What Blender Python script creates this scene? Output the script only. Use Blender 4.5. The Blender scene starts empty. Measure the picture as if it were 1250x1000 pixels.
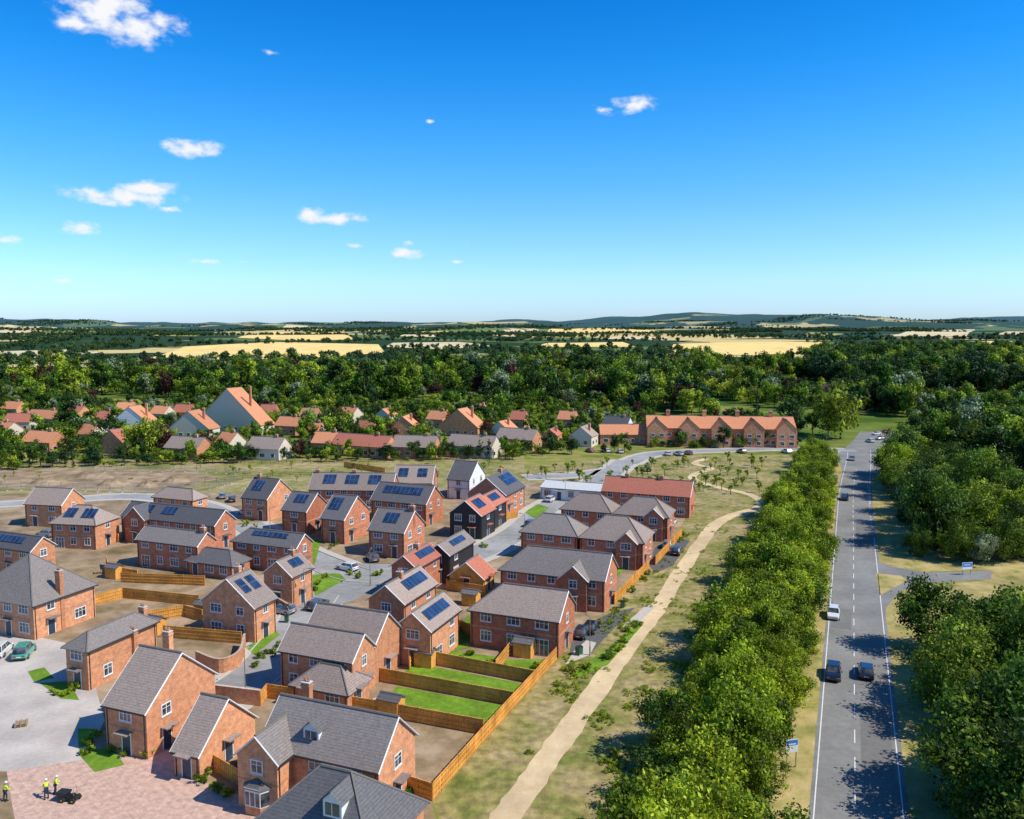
import bpy, math, random, bmesh
import numpy as np
from mathutils import Vector, Matrix, noise
random.seed(7); rng=np.random.default_rng(7)
S=bpy.context.scene
# ---------------- camera calibration (survey of the photograph) ----------------
F=1000.0; H=42.0; TH=math.atan(98/1000.0); CT,ST=math.cos(TH),math.sin(TH)
def P(px,py,z=0.0):
    u=(px-625)/F; v=(500-py)/F
    y=CT+v*ST; zz=-ST+v*CT
    t=(H-z)/-zz
    return (u*t,y*t)
def PL(pts,z=0.0): return [P(a,b,z) for a,b in pts]
PHI=math.radians(21.3)
def ss(a,b,x):
    t=max(0,min(1,(x-a)/(b-a))); return t*t*(3-2*t)
def hgt(x,y):
    if y<1100: return 0.0
    n0=noise.fractal(Vector((x*0.0009,y*0.0012,4.3)),1.0,2.0,3)
    h=ss(1100,3000,y)*16*(1+.7*n0)
    if y>2500:
        n1=noise.fractal(Vector((x*0.0005,y*0.0006,1.3)),1.0,2.0,5); n2=noise.fractal(Vector((x*0.00033+5,y*0.0003,7.3)),1.0,2.0,5)
        h+=ss(2500,5400,y)*(36+62*n1)+ss(5600,9300,y)*(98+95*n2+20*n1)
    return h
def PT(px,py):
    """first hit of the sight line with the terrain"""
    u=(px-625)/F; v=(500-py)/F; y=CT+v*ST; zz=-ST+v*CT; t=900.0
    while t<11000:
        if H+zz*t<=hgt(u*t,y*t): break
        t*=1.006
    t=min(t,10500); return (u*t,y*t)
# ---------------- materials ----------------
def nt_mat(name):
    m=bpy.data.materials.new(name); m.use_nodes=True
    return m,m.node_tree.nodes,m.node_tree.links,m.node_tree.nodes['Principled BSDF']
def ramp(n,stops,interp='LINEAR'):
    r=n.new('ShaderNodeValToRGB'); cr=r.color_ramp; cr.interpolation=interp
    while len(cr.elements)<len(stops): cr.elements.new(0.5)
    for e,(p,c) in zip(cr.elements,stops): e.position=p; e.color=(*c,1)
    return r
def mat_noise(name,stops,scale=1.0,rough=0.85,detail=6,bump=0.0,scale2=None,dark2=0.75,spec=0.3,bscale=None):
    m,n,l,b=nt_mat(name)
    tc=n.new('ShaderNodeTexCoord')
    t=n.new('ShaderNodeTexNoise'); t.inputs['Scale'].default_value=scale; t.inputs['Detail'].default_value=detail; t.inputs['Roughness'].default_value=0.65
    l.new(tc.outputs['Object'],t.inputs['Vector'])
    r=ramp(n,stops); l.new(t.outputs['Fac'],r.inputs[0]); out=r.outputs[0]
    if scale2:
        t2=n.new('ShaderNodeTexNoise'); t2.inputs['Scale'].default_value=scale2; t2.inputs['Detail'].default_value=4
        l.new(tc.outputs['Object'],t2.inputs['Vector'])
        r2=ramp(n,[(0.35,(dark2,)*3),(0.65,(1.12,)*3)]); l.new(t2.outputs['Fac'],r2.inputs[0])
        mx=n.new('ShaderNodeMixRGB'); mx.blend_type='MULTIPLY'; mx.inputs[0].default_value=1
        l.new(out,mx.inputs[1]); l.new(r2.outputs[0],mx.inputs[2]); out=mx.outputs[0]
    l.new(out,b.inputs['Base Color']); b.inputs['Roughness'].default_value=rough
    b.inputs['Specular IOR Level'].default_value=spec
    if bump:
        bp=n.new('ShaderNodeBump'); bp.inputs['Strength'].default_value=bump; bp.inputs['Distance'].default_value=0.1
        t3=n.new('ShaderNodeTexNoise'); t3.inputs['Scale'].default_value=bscale or scale*3; t3.inputs['Detail'].default_value=5
        l.new(tc.outputs['Object'],t3.inputs['Vector'])
        l.new(t3.outputs['Fac'],bp.inputs['Height']); l.new(bp.outputs[0],b.inputs['Normal'])
    return m
def mat_plain(name,c,rough=0.6,metal=0,coat=0,spec=0.5):
    m,n,l,b=nt_mat(name)
    tc=n.new('ShaderNodeTexCoord'); t=n.new('ShaderNodeTexNoise'); t.inputs['Scale'].default_value=2.5; t.inputs['Detail'].default_value=4
    l.new(tc.outputs['Object'],t.inputs['Vector'])
    r=ramp(n,[(0.3,tuple(x*0.88 for x in c)),(0.7,tuple(min(1,x*1.08) for x in c))]); l.new(t.outputs['Fac'],r.inputs[0])
    l.new(r.outputs[0],b.inputs['Base Color'])
    b.inputs['Roughness'].default_value=rough; b.inputs['Metallic'].default_value=metal; b.inputs['Coat Weight'].default_value=coat
    b.inputs['Specular IOR Level'].default_value=spec
    return m
def mat_brick(name,c1,c2,mortar):
    m,n,l,b=nt_mat(name)
    tc=n.new('ShaderNodeTexCoord'); sp=n.new('ShaderNodeSeparateXYZ'); l.new(tc.outputs['Object'],sp.inputs[0])
    ad=n.new('ShaderNodeMath'); l.new(sp.outputs[0],ad.inputs[0]); l.new(sp.outputs[1],ad.inputs[1])
    cb=n.new('ShaderNodeCombineXYZ'); l.new(ad.outputs[0],cb.inputs[0]); l.new(sp.outputs[2],cb.inputs[1])
    bt=n.new('ShaderNodeTexBrick'); bt.inputs['Scale'].default_value=1; bt.inputs['Brick Width'].default_value=0.225; bt.inputs['Row Height'].default_value=0.075
    bt.inputs['Mortar Size'].default_value=0.008
    bt.inputs['Color1'].default_value=(*c1,1); bt.inputs['Color2'].default_value=(*c2,1); bt.inputs['Mortar'].default_value=(*mortar,1)
    l.new(cb.outputs[0],bt.inputs['Vector'])
    t=n.new('ShaderNodeTexNoise'); t.inputs['Scale'].default_value=1.6; t.inputs['Detail'].default_value=8; t.inputs['Roughness'].default_value=0.75; l.new(tc.outputs['Object'],t.inputs['Vector'])
    r=ramp(n,[(0.32,(0.66,0.62,0.62)),(0.68,(1.28,1.24,1.2))]); l.new(t.outputs['Fac'],r.inputs[0])
    mx=n.new('ShaderNodeMixRGB'); mx.blend_type='MULTIPLY'; mx.inputs[0].default_value=1
    l.new(bt.outputs[0],mx.inputs[1]); l.new(r.outputs[0],mx.inputs[2]); 
    oi=n.new('ShaderNodeObjectInfo'); r3=ramp(n,[(0,(0.80,0.74,0.72)),(1,(1.15,1.16,1.14))]); l.new(oi.outputs['Random'],r3.inputs[0])
    m3=n.new('ShaderNodeMixRGB'); m3.blend_type='MULTIPLY'; m3.inputs[0].default_value=1
    l.new(mx.outputs[0],m3.inputs[1]); l.new(r3.outputs[0],m3.inputs[2]); l.new(m3.outputs[0],b.inputs['Base Color'])
    b.inputs['Roughness'].default_value=0.9; b.inputs['Specular IOR Level'].default_value=0.15
    return m
def mat_roof(name,c,course=0.28):
    m,n,l,b=nt_mat(name)
    tc=n.new('ShaderNodeTexCoord'); sp=n.new('ShaderNodeSeparateXYZ'); l.new(tc.outputs['Object'],sp.inputs[0])
    d=n.new('ShaderNodeMath'); d.operation='DIVIDE'; d.inputs[1].default_value=course*0.62; l.new(sp.outputs[2],d.inputs[0])
    fr=n.new('ShaderNodeMath'); fr.operation='FRACT'; l.new(d.outputs[0],fr.inputs[0])
    r=ramp(n,[(0.0,(0.5,)*3),(0.22,(1.0,)*3),(1.0,(1.08,)*3)]); l.new(fr.outputs[0],r.inputs[0])
    t=n.new('ShaderNodeTexNoise'); t.inputs['Scale'].default_value=3.5; t.inputs['Detail'].default_value=8; t.inputs['Roughness'].default_value=0.8; l.new(tc.outputs['Object'],t.inputs['Vector'])
    r2=ramp(n,[(0.3,tuple(x*0.64 for x in c)),(0.7,tuple(x*1.38 for x in c))]); l.new(t.outputs['Fac'],r2.inputs[0])
    mx=n.new('ShaderNodeMixRGB'); mx.blend_type='MULTIPLY'; mx.inputs[0].default_value=1
    l.new(r.outputs[0],mx.inputs[1]); l.new(r2.outputs[0],mx.inputs[2])
    oi=n.new('ShaderNodeObjectInfo'); r3=ramp(n,[(0,(0.8,0.8,0.82)),(1,(1.22,1.18,1.14))]); l.new(oi.outputs['Random'],r3.inputs[0])
    m3=n.new('ShaderNodeMixRGB'); m3.blend_type='MULTIPLY'; m3.inputs[0].default_value=1
    l.new(mx.outputs[0],m3.inputs[1]); l.new(r3.outputs[0],m3.inputs[2]); l.new(m3.outputs[0],b.inputs['Base Color'])
    bp=n.new('ShaderNodeBump'); bp.inputs['Strength'].default_value=0.5; bp.inputs['Distance'].default_value=0.04
    l.new(fr.outputs[0],bp.inputs['Height']); l.new(bp.outputs[0],b.inputs['Normal'])
    b.inputs['Roughness'].default_value=0.8; b.inputs['Specular IOR Level'].default_value=0.25
    return m
BRICK=mat_brick('brick_orange',(0.70,0.29,0.125),(0.55,0.20,0.085),(0.62,0.47,0.34))
BRICKR=mat_brick('brick_red',(0.58,0.19,0.085),(0.44,0.125,0.058),(0.5,0.35,0.26))
SOLD=mat_brick('brick_soldier',(0.68,0.34,0.18),(0.58,0.28,0.15),(0.55,0.45,0.36))
CREAM=mat_plain('render_cream',(0.68,0.58,0.45),0.9); WHITE=mat_plain('paint_white',(0.8,0.8,0.79),0.5)
ROOFG=mat_roof('roof_tile_grey',(0.235,0.205,0.19)); ROOFB=mat_roof('roof_tile_brown',(0.31,0.245,0.21)); ROOFR=mat_roof('roof_tile_red',(0.42,0.15,0.10)); ROOFO=mat_roof('roof_tile_orange',(0.58,0.25,0.13))
ROOFD=mat_roof('roof_slate_dark',(0.135,0.13,0.135))
RIDGE=mat_plain('ridge_tile',(0.17,0.145,0.13),0.8); DARK=mat_plain('dark_board',(0.02,0.02,0.024),0.6); FASCIA=mat_plain('fascia_grey',(0.6,0.6,0.58),0.6)
def mk_glass():
    m,n,l,b=nt_mat('window_glass'); b.inputs['Roughness'].default_value=0.06; b.inputs['Specular IOR Level'].default_value=0.9
    oi=n.new('ShaderNodeTexCoord'); t=n.new('ShaderNodeTexNoise'); t.inputs['Scale'].default_value=0.9; l.new(oi.outputs['Object'],t.inputs[0])
    r=ramp(n,[(0.4,(0.015,0.02,0.025)),(0.6,(0.12,0.13,0.14))]); l.new(t.outputs['Fac'],r.inputs[0]); l.new(r.outputs[0],b.inputs['Base Color'])
    return m
GLASS=mk_glass()
def mk_panel():
    m,n,l,b=nt_mat('solar_cell')
    tc=n.new('ShaderNodeTexCoord'); 
    bt=n.new('ShaderNodeTexNoise'); bt.inputs['Scale'].default_value=0.6; l.new(tc.outputs['Object'],bt.inputs['Vector'])
    r=ramp(n,[(0.35,(0.012,0.03,0.08)),(0.65,(0.03,0.07,0.16))]); l.new(bt.outputs['Fac'],r.inputs[0]); l.new(r.outputs[0],b.inputs['Base Color'])
    b.inputs['Roughness'].default_value=0.18; b.inputs['Specular IOR Level'].default_value=0.8
    return m
PANEL=mk_panel(); PFRAME=mat_plain('panel_frame',(0.25,0.26,0.28),0.4,0.5)
DOORM=mat_plain('door_paint',(0.03,0.05,0.08),0.4); GARAGE=mat_plain('garage_door',(0.6,0.62,0.6),0.5)
WOOD=mat_noise('fence_wood',[(0.3,(0.64,0.29,0.055)),(0.7,(0.84,0.43,0.11))],3.0,0.85,scale2=0.5,spec=.1)
PALW=mat_noise('pallet_wood',[(0.3,(0.30,0.22,0.13)),(0.7,(0.40,0.30,0.19))],3.0,0.9)
ASPH=mat_noise('asphalt_road',[(0.3,(0.20,0.196,0.187)),(0.7,(0.265,0.258,0.245))],1.2,0.9,8,0.1,scale2=0.12,dark2=0.82)
ASPHN=mat_noise('asphalt_estate',[(0.3,(0.28,0.276,0.265)),(0.7,(0.38,0.373,0.355))],0.8,0.9,8,scale2=0.1,dark2=0.78)
ASPHD=mat_noise('asphalt_dark',[(0.3,(0.09,0.09,0.09)),(0.7,(0.13,0.13,0.128))],2,0.9,8)
PAVE=mat_noise('paving_slab',[(0.3,(0.46,0.42,0.36)),(0.7,(0.56,0.51,0.44))],1.5,0.85)
BLOCKP=mat_brick('block_paving_pink',(0.68,0.49,0.40),(0.60,0.43,0.35),(0.48,0.37,0.31))
BLOCKG=mat_noise('block_paving_grey',[(0.3,(0.46,0.41,0.36)),(0.7,(0.58,0.51,0.45))],2.5,0.9,scale2=0.2,dark2=0.82)
SAND=mat_noise('path_sand',[(0.3,(0.58,0.42,0.23)),(0.7,(0.72,0.56,0.34))],0.8,0.95,8,0.3,scale2=0.12,dark2=0.82)
LAWN=mat_noise('lawn_grass',[(0.3,(0.11,0.21,0.012)),(0.7,(0.20,0.35,0.025))],1.5,0.95,8,0.4,scale2=0.4,dark2=0.75)
SOIL=mat_noise('bare_soil',[(0.28,(0.13,0.13,0.035)),(0.40,(0.25,0.175,0.09)),(0.55,(0.38,0.27,0.165)),(0.75,(0.52,0.40,0.27))],0.22,0.95,10,0.5,scale2=0.05,bscale=2)
SOILG=mat_noise('rough_grass',[(0.3,(0.13,0.155,0.025)),(0.43,(0.24,0.23,0.055)),(0.54,(0.35,0.29,0.11)),(0.64,(0.42,0.33,0.17)),(0.8,(0.52,0.42,0.26))],0.07,0.95,12,0.5,scale2=0.5,dark2=.7,bscale=2)
VERGE=mat_noise('dry_verge',[(0.3,(0.17,0.19,0.03)),(0.44,(0.34,0.29,0.09)),(0.56,(0.48,0.37,0.15)),(0.78,(0.62,0.48,0.23))],0.3,0.95,10,0.5,scale2=0.08,bscale=3)
DRY=mat_noise('dry_grass',[(0.28,(0.10,0.15,0.018)),(0.40,(0.20,0.215,0.045)),(0.50,(0.32,0.27,0.09)),(0.60,(0.41,0.32,0.15)),(0.78,(0.52,0.41,0.24))],0.16,0.95,12,0.6,scale2=0.9,dark2=0.62,bscale=4)
GOLD=mat_noise('wheat_field',[(0.3,(0.80,0.54,0.16)),(0.7,(0.90,0.66,0.25))],0.006,0.95,6,scale2=0.03,dark2=0.9)
PALE=mat_noise('stubble_field',[(0.3,(0.60,0.48,0.25)),(0.7,(0.74,0.60,0.35))],0.006,0.95,6,scale2=0.03,dark2=0.9)
PASTURE=mat_noise('pasture_field',[(0.3,(0.22,0.25,0.045)),(0.7,(0.44,0.39,0.13))],0.01,0.95,6)
LINEM=mat_noise('road_paint',[(0.3,(0.6,0.6,0.58)),(0.6,(0.8,0.8,0.78))],2.0,0.7)
METAL=mat_plain('galvanised_steel',(0.35,0.36,0.37),0.45,0.7); TYRE=mat_plain('tyre_rubber',(0.015,0.015,0.015),0.8); BARK=mat_noise('bark',[(0.3,(0.07,0.05,0.035)),(0.7,(0.14,0.10,0.07))],3,0.95)
def mk_leaf(name,cs,trans=0.25,orr=.8):
    m,n,l,b=nt_mat(name)
    at=n.new('ShaderNodeAttribute'); at.attribute_name='tint'
    oi=n.new('ShaderNodeObjectInfo')
    r=ramp(n,[(i/(len(cs)-1),c) for i,c in enumerate(cs)]); 
    a1=n.new('ShaderNodeMath'); a1.operation='MULTIPLY_ADD'; a1.inputs[1].default_value=orr; l.new(oi.outputs['Random'],a1.inputs[0])
    a2=n.new('ShaderNodeMath'); a2.operation='MULTIPLY'; a2.inputs[1].default_value=1-orr; l.new(at.outputs['Fac'],a2.inputs[0]); l.new(a2.outputs[0],a1.inputs[2]); l.new(a1.outputs[0],r.inputs[0])
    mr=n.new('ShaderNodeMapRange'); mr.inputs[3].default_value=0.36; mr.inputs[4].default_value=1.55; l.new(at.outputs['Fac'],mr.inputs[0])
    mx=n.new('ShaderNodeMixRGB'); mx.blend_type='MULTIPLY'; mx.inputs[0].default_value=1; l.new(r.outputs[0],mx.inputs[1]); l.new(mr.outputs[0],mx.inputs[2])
    l.new(mx.outputs[0],b.inputs['Base Color']); b.inputs['Roughness'].default_value=0.55; b.inputs['Specular IOR Level'].default_value=0.2
    tr=n.new('ShaderNodeBsdfTranslucent'); l.new(mx.outputs[0],tr.inputs[0])
    ms=n.new('ShaderNodeMixShader'); ms.inputs[0].default_value=trans; l.new(b.outputs[0],ms.inputs[1]); l.new(tr.outputs[0],ms.inputs[2])
    l.new(ms.outputs[0],n['Material Output'].inputs[0]); return m
LEAFN=mk_leaf('leaf_roadside',[(0.09,0.15,0.010),(0.18,0.26,0.013),(0.29,0.37,0.018),(0.40,0.45,0.03)],0.33,.6)
LEAFD=mk_leaf('leaf_dark',[(0.04,0.09,0.012),(0.085,0.155,0.014),(0.16,0.24,0.02),(0.28,0.35,0.03)],0.3,.75)
LEAFF=mk_leaf('leaf_woodland',[(0.022,0.06,0.012),(0.04,0.095,0.014),(0.08,0.155,0.014),(0.15,0.24,0.018),(0.25,0.33,0.022),(0.42,0.46,0.04)],0.28)
LEAFK=mk_leaf('leaf_dark_wood',[(0.015,0.045,0.015),(0.03,0.075,0.018),(0.06,0.12,0.02)],0.15)
LEAFC=mk_leaf('leaf_copper',[(0.05,0.022,0.018),(0.08,0.03,0.022),(0.11,0.05,0.03)],0.15)
LEAFS=mk_leaf('leaf_silver',[(0.16,0.21,0.10),(0.22,0.28,0.14),(0.28,0.34,0.17)],0.2)
LEAFB=mk_leaf('leaf_far',[(0.035,0.075,0.03),(0.05,0.10,0.03),(0.09,0.15,0.035)],0.2)
# ---------------- mesh builder ----------------
class MB:
    def __init__(s): s.v=[]; s.f=[]; s.m=[]; s.mats=[]
    def mi(s,mat):
        if mat not in s.mats: s.mats.append(mat)
        return s.mats.index(mat)
    def poly(s,pts,mat):
        i=len(s.v); s.v+= [tuple(p) for p in pts]; s.f.append(tuple(range(i,i+len(pts)))); s.m.append(s.mi(mat))
    def obox(s,c,t,n,st,sn,su,mat,up=(0,0,1)):
        c=Vector(c); t=Vector(t)*st/2; n=Vector(n)*sn/2; u=Vector(up)*su/2
        i=len(s.v)
        for a in (-1,1):
            for b in (-1,1):
                for d in (-1,1): s.v.append(tuple(c+t*a+n*b+u*d))
        for q in ((0,1,3,2),(4,6,7,5),(0,4,5,1),(2,3,7,6),(0,2,6,4),(1,5,7,3)): s.f.append(tuple(i+k for k in q)); s.m.append(s.mi(mat))
    def box(s,x0,y0,z0,x1,y1,z1,mat): s.obox(((x0+x1)/2,(y0+y1)/2,(z0+z1)/2),(1,0,0),(0,1,0),abs(x1-x0),abs(y1-y0),abs(z1-z0),mat)
    def tube(s,a,b,r0,r1,mat,n=8,cap=True):
        a=Vector(a); b=Vector(b); d=(b-a).normalized(); q=d.to_track_quat('Z','Y'); i=len(s.v)
        for p,r in ((a,r0),(b,r1)):
            for k in range(n):
                an=2*math.pi*k/n; s.v.append(tuple(p+q@Vector((r*math.cos(an),r*math.sin(an),0))))
        for k in range(n): s.f.append((i+k,i+(k+1)%n,i+n+(k+1)%n,i+n+k)); s.m.append(s.mi(mat))
        if cap:
            s.f.append(tuple(i+k for k in reversed(range(n)))); s.m.append(s.mi(mat)); s.f.append(tuple(i+n+k for k in range(n))); s.m.append(s.mi(mat))
    def ngon_prism(s,prof,x0,x1,mat): # profile in (y,z), extruded along x
        n=len(prof); i=len(s.v)
        for x in (x0,x1):
            for y,z in prof: s.v.append((x,y,z))
        for k in range(n): s.f.append((i+k,i+(k+1)%n,i+n+(k+1)%n,i+n+k)); s.m.append(s.mi(mat))
        s.f.append(tuple(i+k for k in range(n))); s.m.append(s.mi(mat)); s.f.append(tuple(i+n+k for k in reversed(range(n)))); s.m.append(s.mi(mat))
    def obj(s,name,parent=None,loc=(0,0,0),rot=0,bevel=0,smooth=False):
        me=bpy.data.meshes.new(name); me.from_pydata(s.v,[],s.f)
        for m in s.mats: me.materials.append(m)
        me.polygons.foreach_set('material_index',s.m)
        if smooth: me.polygons.foreach_set('use_smooth',[True]*len(s.f))
        me.update()
        o=bpy.data.objects.new(name,me); S.collection.objects.link(o); o.location=loc; o.rotation_euler=(0,0,rot)
        if parent: o.parent=parent
        if bevel:
            b=o.modifiers.new('bevel','BEVEL'); b.width=bevel; b.segments=2; b.limit_method='ANGLE'
        return o
def empty(name,loc,rot=0):
    o=bpy.data.objects.new(name,None); S.collection.objects.link(o); o.location=loc; o.rotation_euler=(0,0,rot); o.empty_display_size=0.5; return o
# ---------------- sheets and strips ----------------
def sheet(name,pxs,mat,z,far=False):
    b=MB(); pts=[PT(*q) for q in pxs] if far else PL(pxs); b.poly([(x,y,z) for x,y in pts],mat); o=b.obj(name)
    bm=bmesh.new(); bm.from_mesh(o.data); bmesh.ops.triangulate(bm,faces=bm.faces[:])
    if far:
        bmesh.ops.subdivide_edges(bm,edges=bm.edges[:],cuts=11,use_grid_fill=True)
        for v in bm.verts: v.co.z=hgt(v.co.x,v.co.y)+.5+v.co.y*.0002
    bmesh.ops.recalc_face_normals(bm,faces=bm.faces[:])
    for f in bm.faces:
        if f.normal.z<0: f.normal_flip()
    bm.to_mesh(o.data); bm.free(); return o
def smooth(pts,sub=6):
    out=[]; n=len(pts)
    for i in range(n-1):
        p0=Vector(pts[max(i-1,0)]); p1=Vector(pts[i]); p2=Vector(pts[i+1]); p3=Vector(pts[min(i+2,n-1)])
        for k in range(sub):
            t=k/sub; out.append(0.5*((2*p1)+(-p0+p2)*t+(2*p0-5*p1+4*p2-p3)*t*t+(-p0+3*p1-3*p2+p3)*t**3))
    out.append(Vector(pts[-1])); return out
def normals2(pts):
    ns=[]
    for i in range(len(pts)):
        a=pts[max(i-1,0)]; b=pts[min(i+1,len(pts)-1)]; d=(b-a).normalized(); ns.append(Vector((d.y,-d.x)))
    return ns # to the right
def strip(name,pts,o0,o1,z,mat,b=None,h=0,jit=0):
    own=b is None; b=b or MB(); ns=normals2(pts)
    L=[p+n*(o0+random.uniform(-jit,jit)) for p,n in zip(pts,ns)]; R=[p+n*(o1+random.uniform(-jit,jit)) for p,n in zip(pts,ns)]
    for i in range(len(pts)-1):
        q=[(*L[i],z),(*R[i],z),(*R[i+1],z),(*L[i+1],z)]; b.poly(q,mat)
        if h:
            b.poly([(*L[i],z-h),(*L[i],z),(*L[i+1],z),(*L[i+1],z-h)],mat); b.poly([(*R[i],z),(*R[i],z-h),(*R[i+1],z-h),(*R[i+1],z)],mat)
    if own: return b.obj(name)
def V2(pxs): return [Vector(p) for p in PL(pxs)]
# ---------------- terrain ----------------
ys=[-300,-100,0,60,150,300,600,1000,1100]; y=1100
while y<10500: y+=45+ (y-1100)*0.008; ys.append(y)
ys+=[12000,16000]
NT=300; vs=[]; fs=[]
for yy in ys:
    hw=max(600,yy*0.9+500)
    for j in range(NT+1):
        x=(j/NT*2-1)*hw; vs.append((x,yy,hgt(x,yy) if yy<11000 else 60))
for i in range(len(ys)-1):
    for j in range(NT): a=i*(NT+1)+j; fs.append((a,a+1,a+NT+2,a+NT+1))
me=bpy.data.meshes.new('ground'); me.from_pydata(vs,[],fs); me.polygons.foreach_set('use_smooth',[True]*len(fs))
m,n,l,b=nt_mat('countryside')
tc=n.new('ShaderNodeTexCoord'); mp=n.new('ShaderNodeMapping'); mp.inputs['Scale'].default_value=(1/560,1/480,0); mp.inputs['Rotation'].default_value=(0,0,0.35); l.new(tc.outputs['Object'],mp.inputs[0])
nz=n.new('ShaderNodeTexNoise'); nz.inputs['Scale'].default_value=0.004; nz.inputs['Detail'].default_value=3; l.new(tc.outputs['Object'],nz.inputs[0])
av=n.new('ShaderNodeVectorMath'); av.operation='MULTIPLY_ADD'; av.inputs[1].default_value=(0.7,0.7,0); l.new(nz.outputs['Color'],av.inputs[0]); l.new(mp.outputs[0],av.inputs[2])
vo=n.new('ShaderNodeTexVoronoi'); vo.inputs['Scale'].default_value=1; l.new(av.outputs[0],vo.inputs['Vector'])
sp=n.new('ShaderNodeSeparateColor'); l.new(vo.outputs['Color'],sp.inputs[0])
W=(0.024,0.055,0.02)
r=ramp(n,[(0,W),(0.38,(0.12,0.17,0.05)),(0.54,(0.62,0.48,0.20)),(0.74,(0.52,0.42,0.18)),(0.86,(0.16,0.22,0.06))],'CONSTANT'); l.new(sp.outputs[0],r.inputs[0])
sx=n.new('ShaderNodeSeparateXYZ'); l.new(tc.outputs['Object'],sx.inputs[0])
n2=n.new('ShaderNodeTexNoise'); n2.inputs['Scale'].default_value=0.0013; n2.inputs['Detail'].default_value=8; l.new(tc.outputs['Object'],n2.inputs[0])
wb=n.new('ShaderNodeMapRange'); wb.inputs[1].default_value=5200; wb.inputs[2].default_value=8600; wb.inputs[3].default_value=0; wb.inputs[4].default_value=.10; l.new(sx.outputs[1],wb.inputs[0])
wa=n.new('ShaderNodeMath'); wa.operation='ADD'; l.new(n2.outputs['Fac'],wa.inputs[0]); l.new(wb.outputs[0],wa.inputs[1])
rw=ramp(n,[(0.51,(0,0,0)),(0.522,(1,1,1))]); l.new(wa.outputs[0],rw.inputs[0])
mw=n.new('ShaderNodeMixRGB'); l.new(rw.outputs[0],mw.inputs[0]); l.new(r.outputs[0],mw.inputs[1]); mw.inputs[2].default_value=(*W,1)
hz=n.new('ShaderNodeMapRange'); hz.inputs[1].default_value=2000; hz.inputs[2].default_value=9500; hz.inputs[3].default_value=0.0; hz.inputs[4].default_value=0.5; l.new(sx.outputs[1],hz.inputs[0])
mh=n.new('ShaderNodeMixRGB'); l.new(hz.outputs[0],mh.inputs[0]); l.new(mw.outputs[0],mh.inputs[1]); mh.inputs[2].default_value=(0.08,0.16,0.22,1)  # aerial haze painted into the ground colour, bluer towards the far hills
nr=n.new('ShaderNodeMapRange'); nr.inputs[1].default_value=240; nr.inputs[2].default_value=330; l.new(sx.outputs[1],nr.inputs[0])
nd=n.new('ShaderNodeTexNoise'); nd.inputs['Scale'].default_value=0.15; nd.inputs['Detail'].default_value=10; l.new(tc.outputs['Object'],nd.inputs[0])
rd=ramp(n,[(0.3,(0.12,0.16,0.02)),(0.45,(0.22,0.23,0.05)),(0.6,(0.38,0.31,0.12)),(0.8,(0.48,0.38,0.2))]); l.new(nd.outputs['Fac'],rd.inputs[0])
n5=n.new('ShaderNodeMapRange'); n5.inputs[1].default_value=850; n5.inputs[2].default_value=1200; l.new(sx.outputs[1],n5.inputs[0])
rm=ramp(n,[(0.4,(0.06,0.11,0.018)),(0.55,(0.14,0.19,0.03)),(0.7,(0.30,0.28,0.09))]); nm=n.new('ShaderNodeTexNoise'); nm.inputs['Scale'].default_value=0.03; nm.inputs['Detail'].default_value=6; l.new(tc.outputs['Object'],nm.inputs[0]); l.new(nm.outputs['Fac'],rm.inputs[0])
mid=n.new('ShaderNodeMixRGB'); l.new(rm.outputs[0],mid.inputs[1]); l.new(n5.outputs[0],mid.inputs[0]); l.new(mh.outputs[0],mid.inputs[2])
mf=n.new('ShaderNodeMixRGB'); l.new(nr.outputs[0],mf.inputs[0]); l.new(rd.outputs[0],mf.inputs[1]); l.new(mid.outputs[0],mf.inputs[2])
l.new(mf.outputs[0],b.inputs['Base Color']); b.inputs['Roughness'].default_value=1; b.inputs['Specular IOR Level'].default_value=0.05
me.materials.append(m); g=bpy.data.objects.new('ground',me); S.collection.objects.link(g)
# far fields
for pts,mt in [([(178,439),(225,424),(330,418),(462,421),(470,431),(390,437),(300,440)],GOLD),
 ([(-100,461),(-100,448),(60,445),(205,446),(240,452),(120,459)],PALE),([(-60,441),(-60,431),(95,427),(125,431),(60,437)],PALE),
 ([(512,444),(520,434),(600,432),(655,447),(600,449)],PASTURE),([(815,434),(822,421),(900,418),(1000,418),(1040,427),(930,434)],GOLD),
 ([(1170,425),(1205,417),(1330,417),(1330,434),(1240,430)],GOLD),([(470,424),(480,419),(560,418),(600,423),(540,427)],PALE),([(655,424),(670,419),(760,418),(775,424)],GOLD),
 ([(-60,446),(-60,443),(170,439),(160,443)],PASTURE),
 ([(-30,406),(-20,400),(60,399),(78,404),(30,407)],PALE),([(85,403),(100,400),(152,403),(140,406)],PALE),([(290,413),(330,405),(395,407),(435,415),(360,416)],GOLD),([(338,402),(350,397),(376,398),(375,402)],PALE),
 ([(380,404),(395,401),(425,402),(420,405)],GOLD),([(600,410),(615,403),(640,398),(664,408),(650,413)],PALE),([(668,405),(690,401),(800,404),(835,408),(700,409)],GOLD),([(1085,411),(1125,402),(1190,403),(1180,411)],PALE),([(868,406),(872,403),(890,403),(890,406)],GOLD),
 ([(485,411),(510,407),(545,408),(530,412)],PALE),([(180,410),(200,406),(260,408),(240,411)],PASTURE),([(960,411),(990,406),(1030,408),(1010,412)],PASTURE),([(1215,409),(1230,405),(1290,405),(1290,410)],PALE),([(730,414),(760,411),(820,412),(800,415)],PALE)]:
    sheet('field',pts,mt,0.1,far=True)
sheet('field',[(1130,497),(1145,489),(1400,487),(1400,501),(1180,499)],PASTURE,.1)
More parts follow.
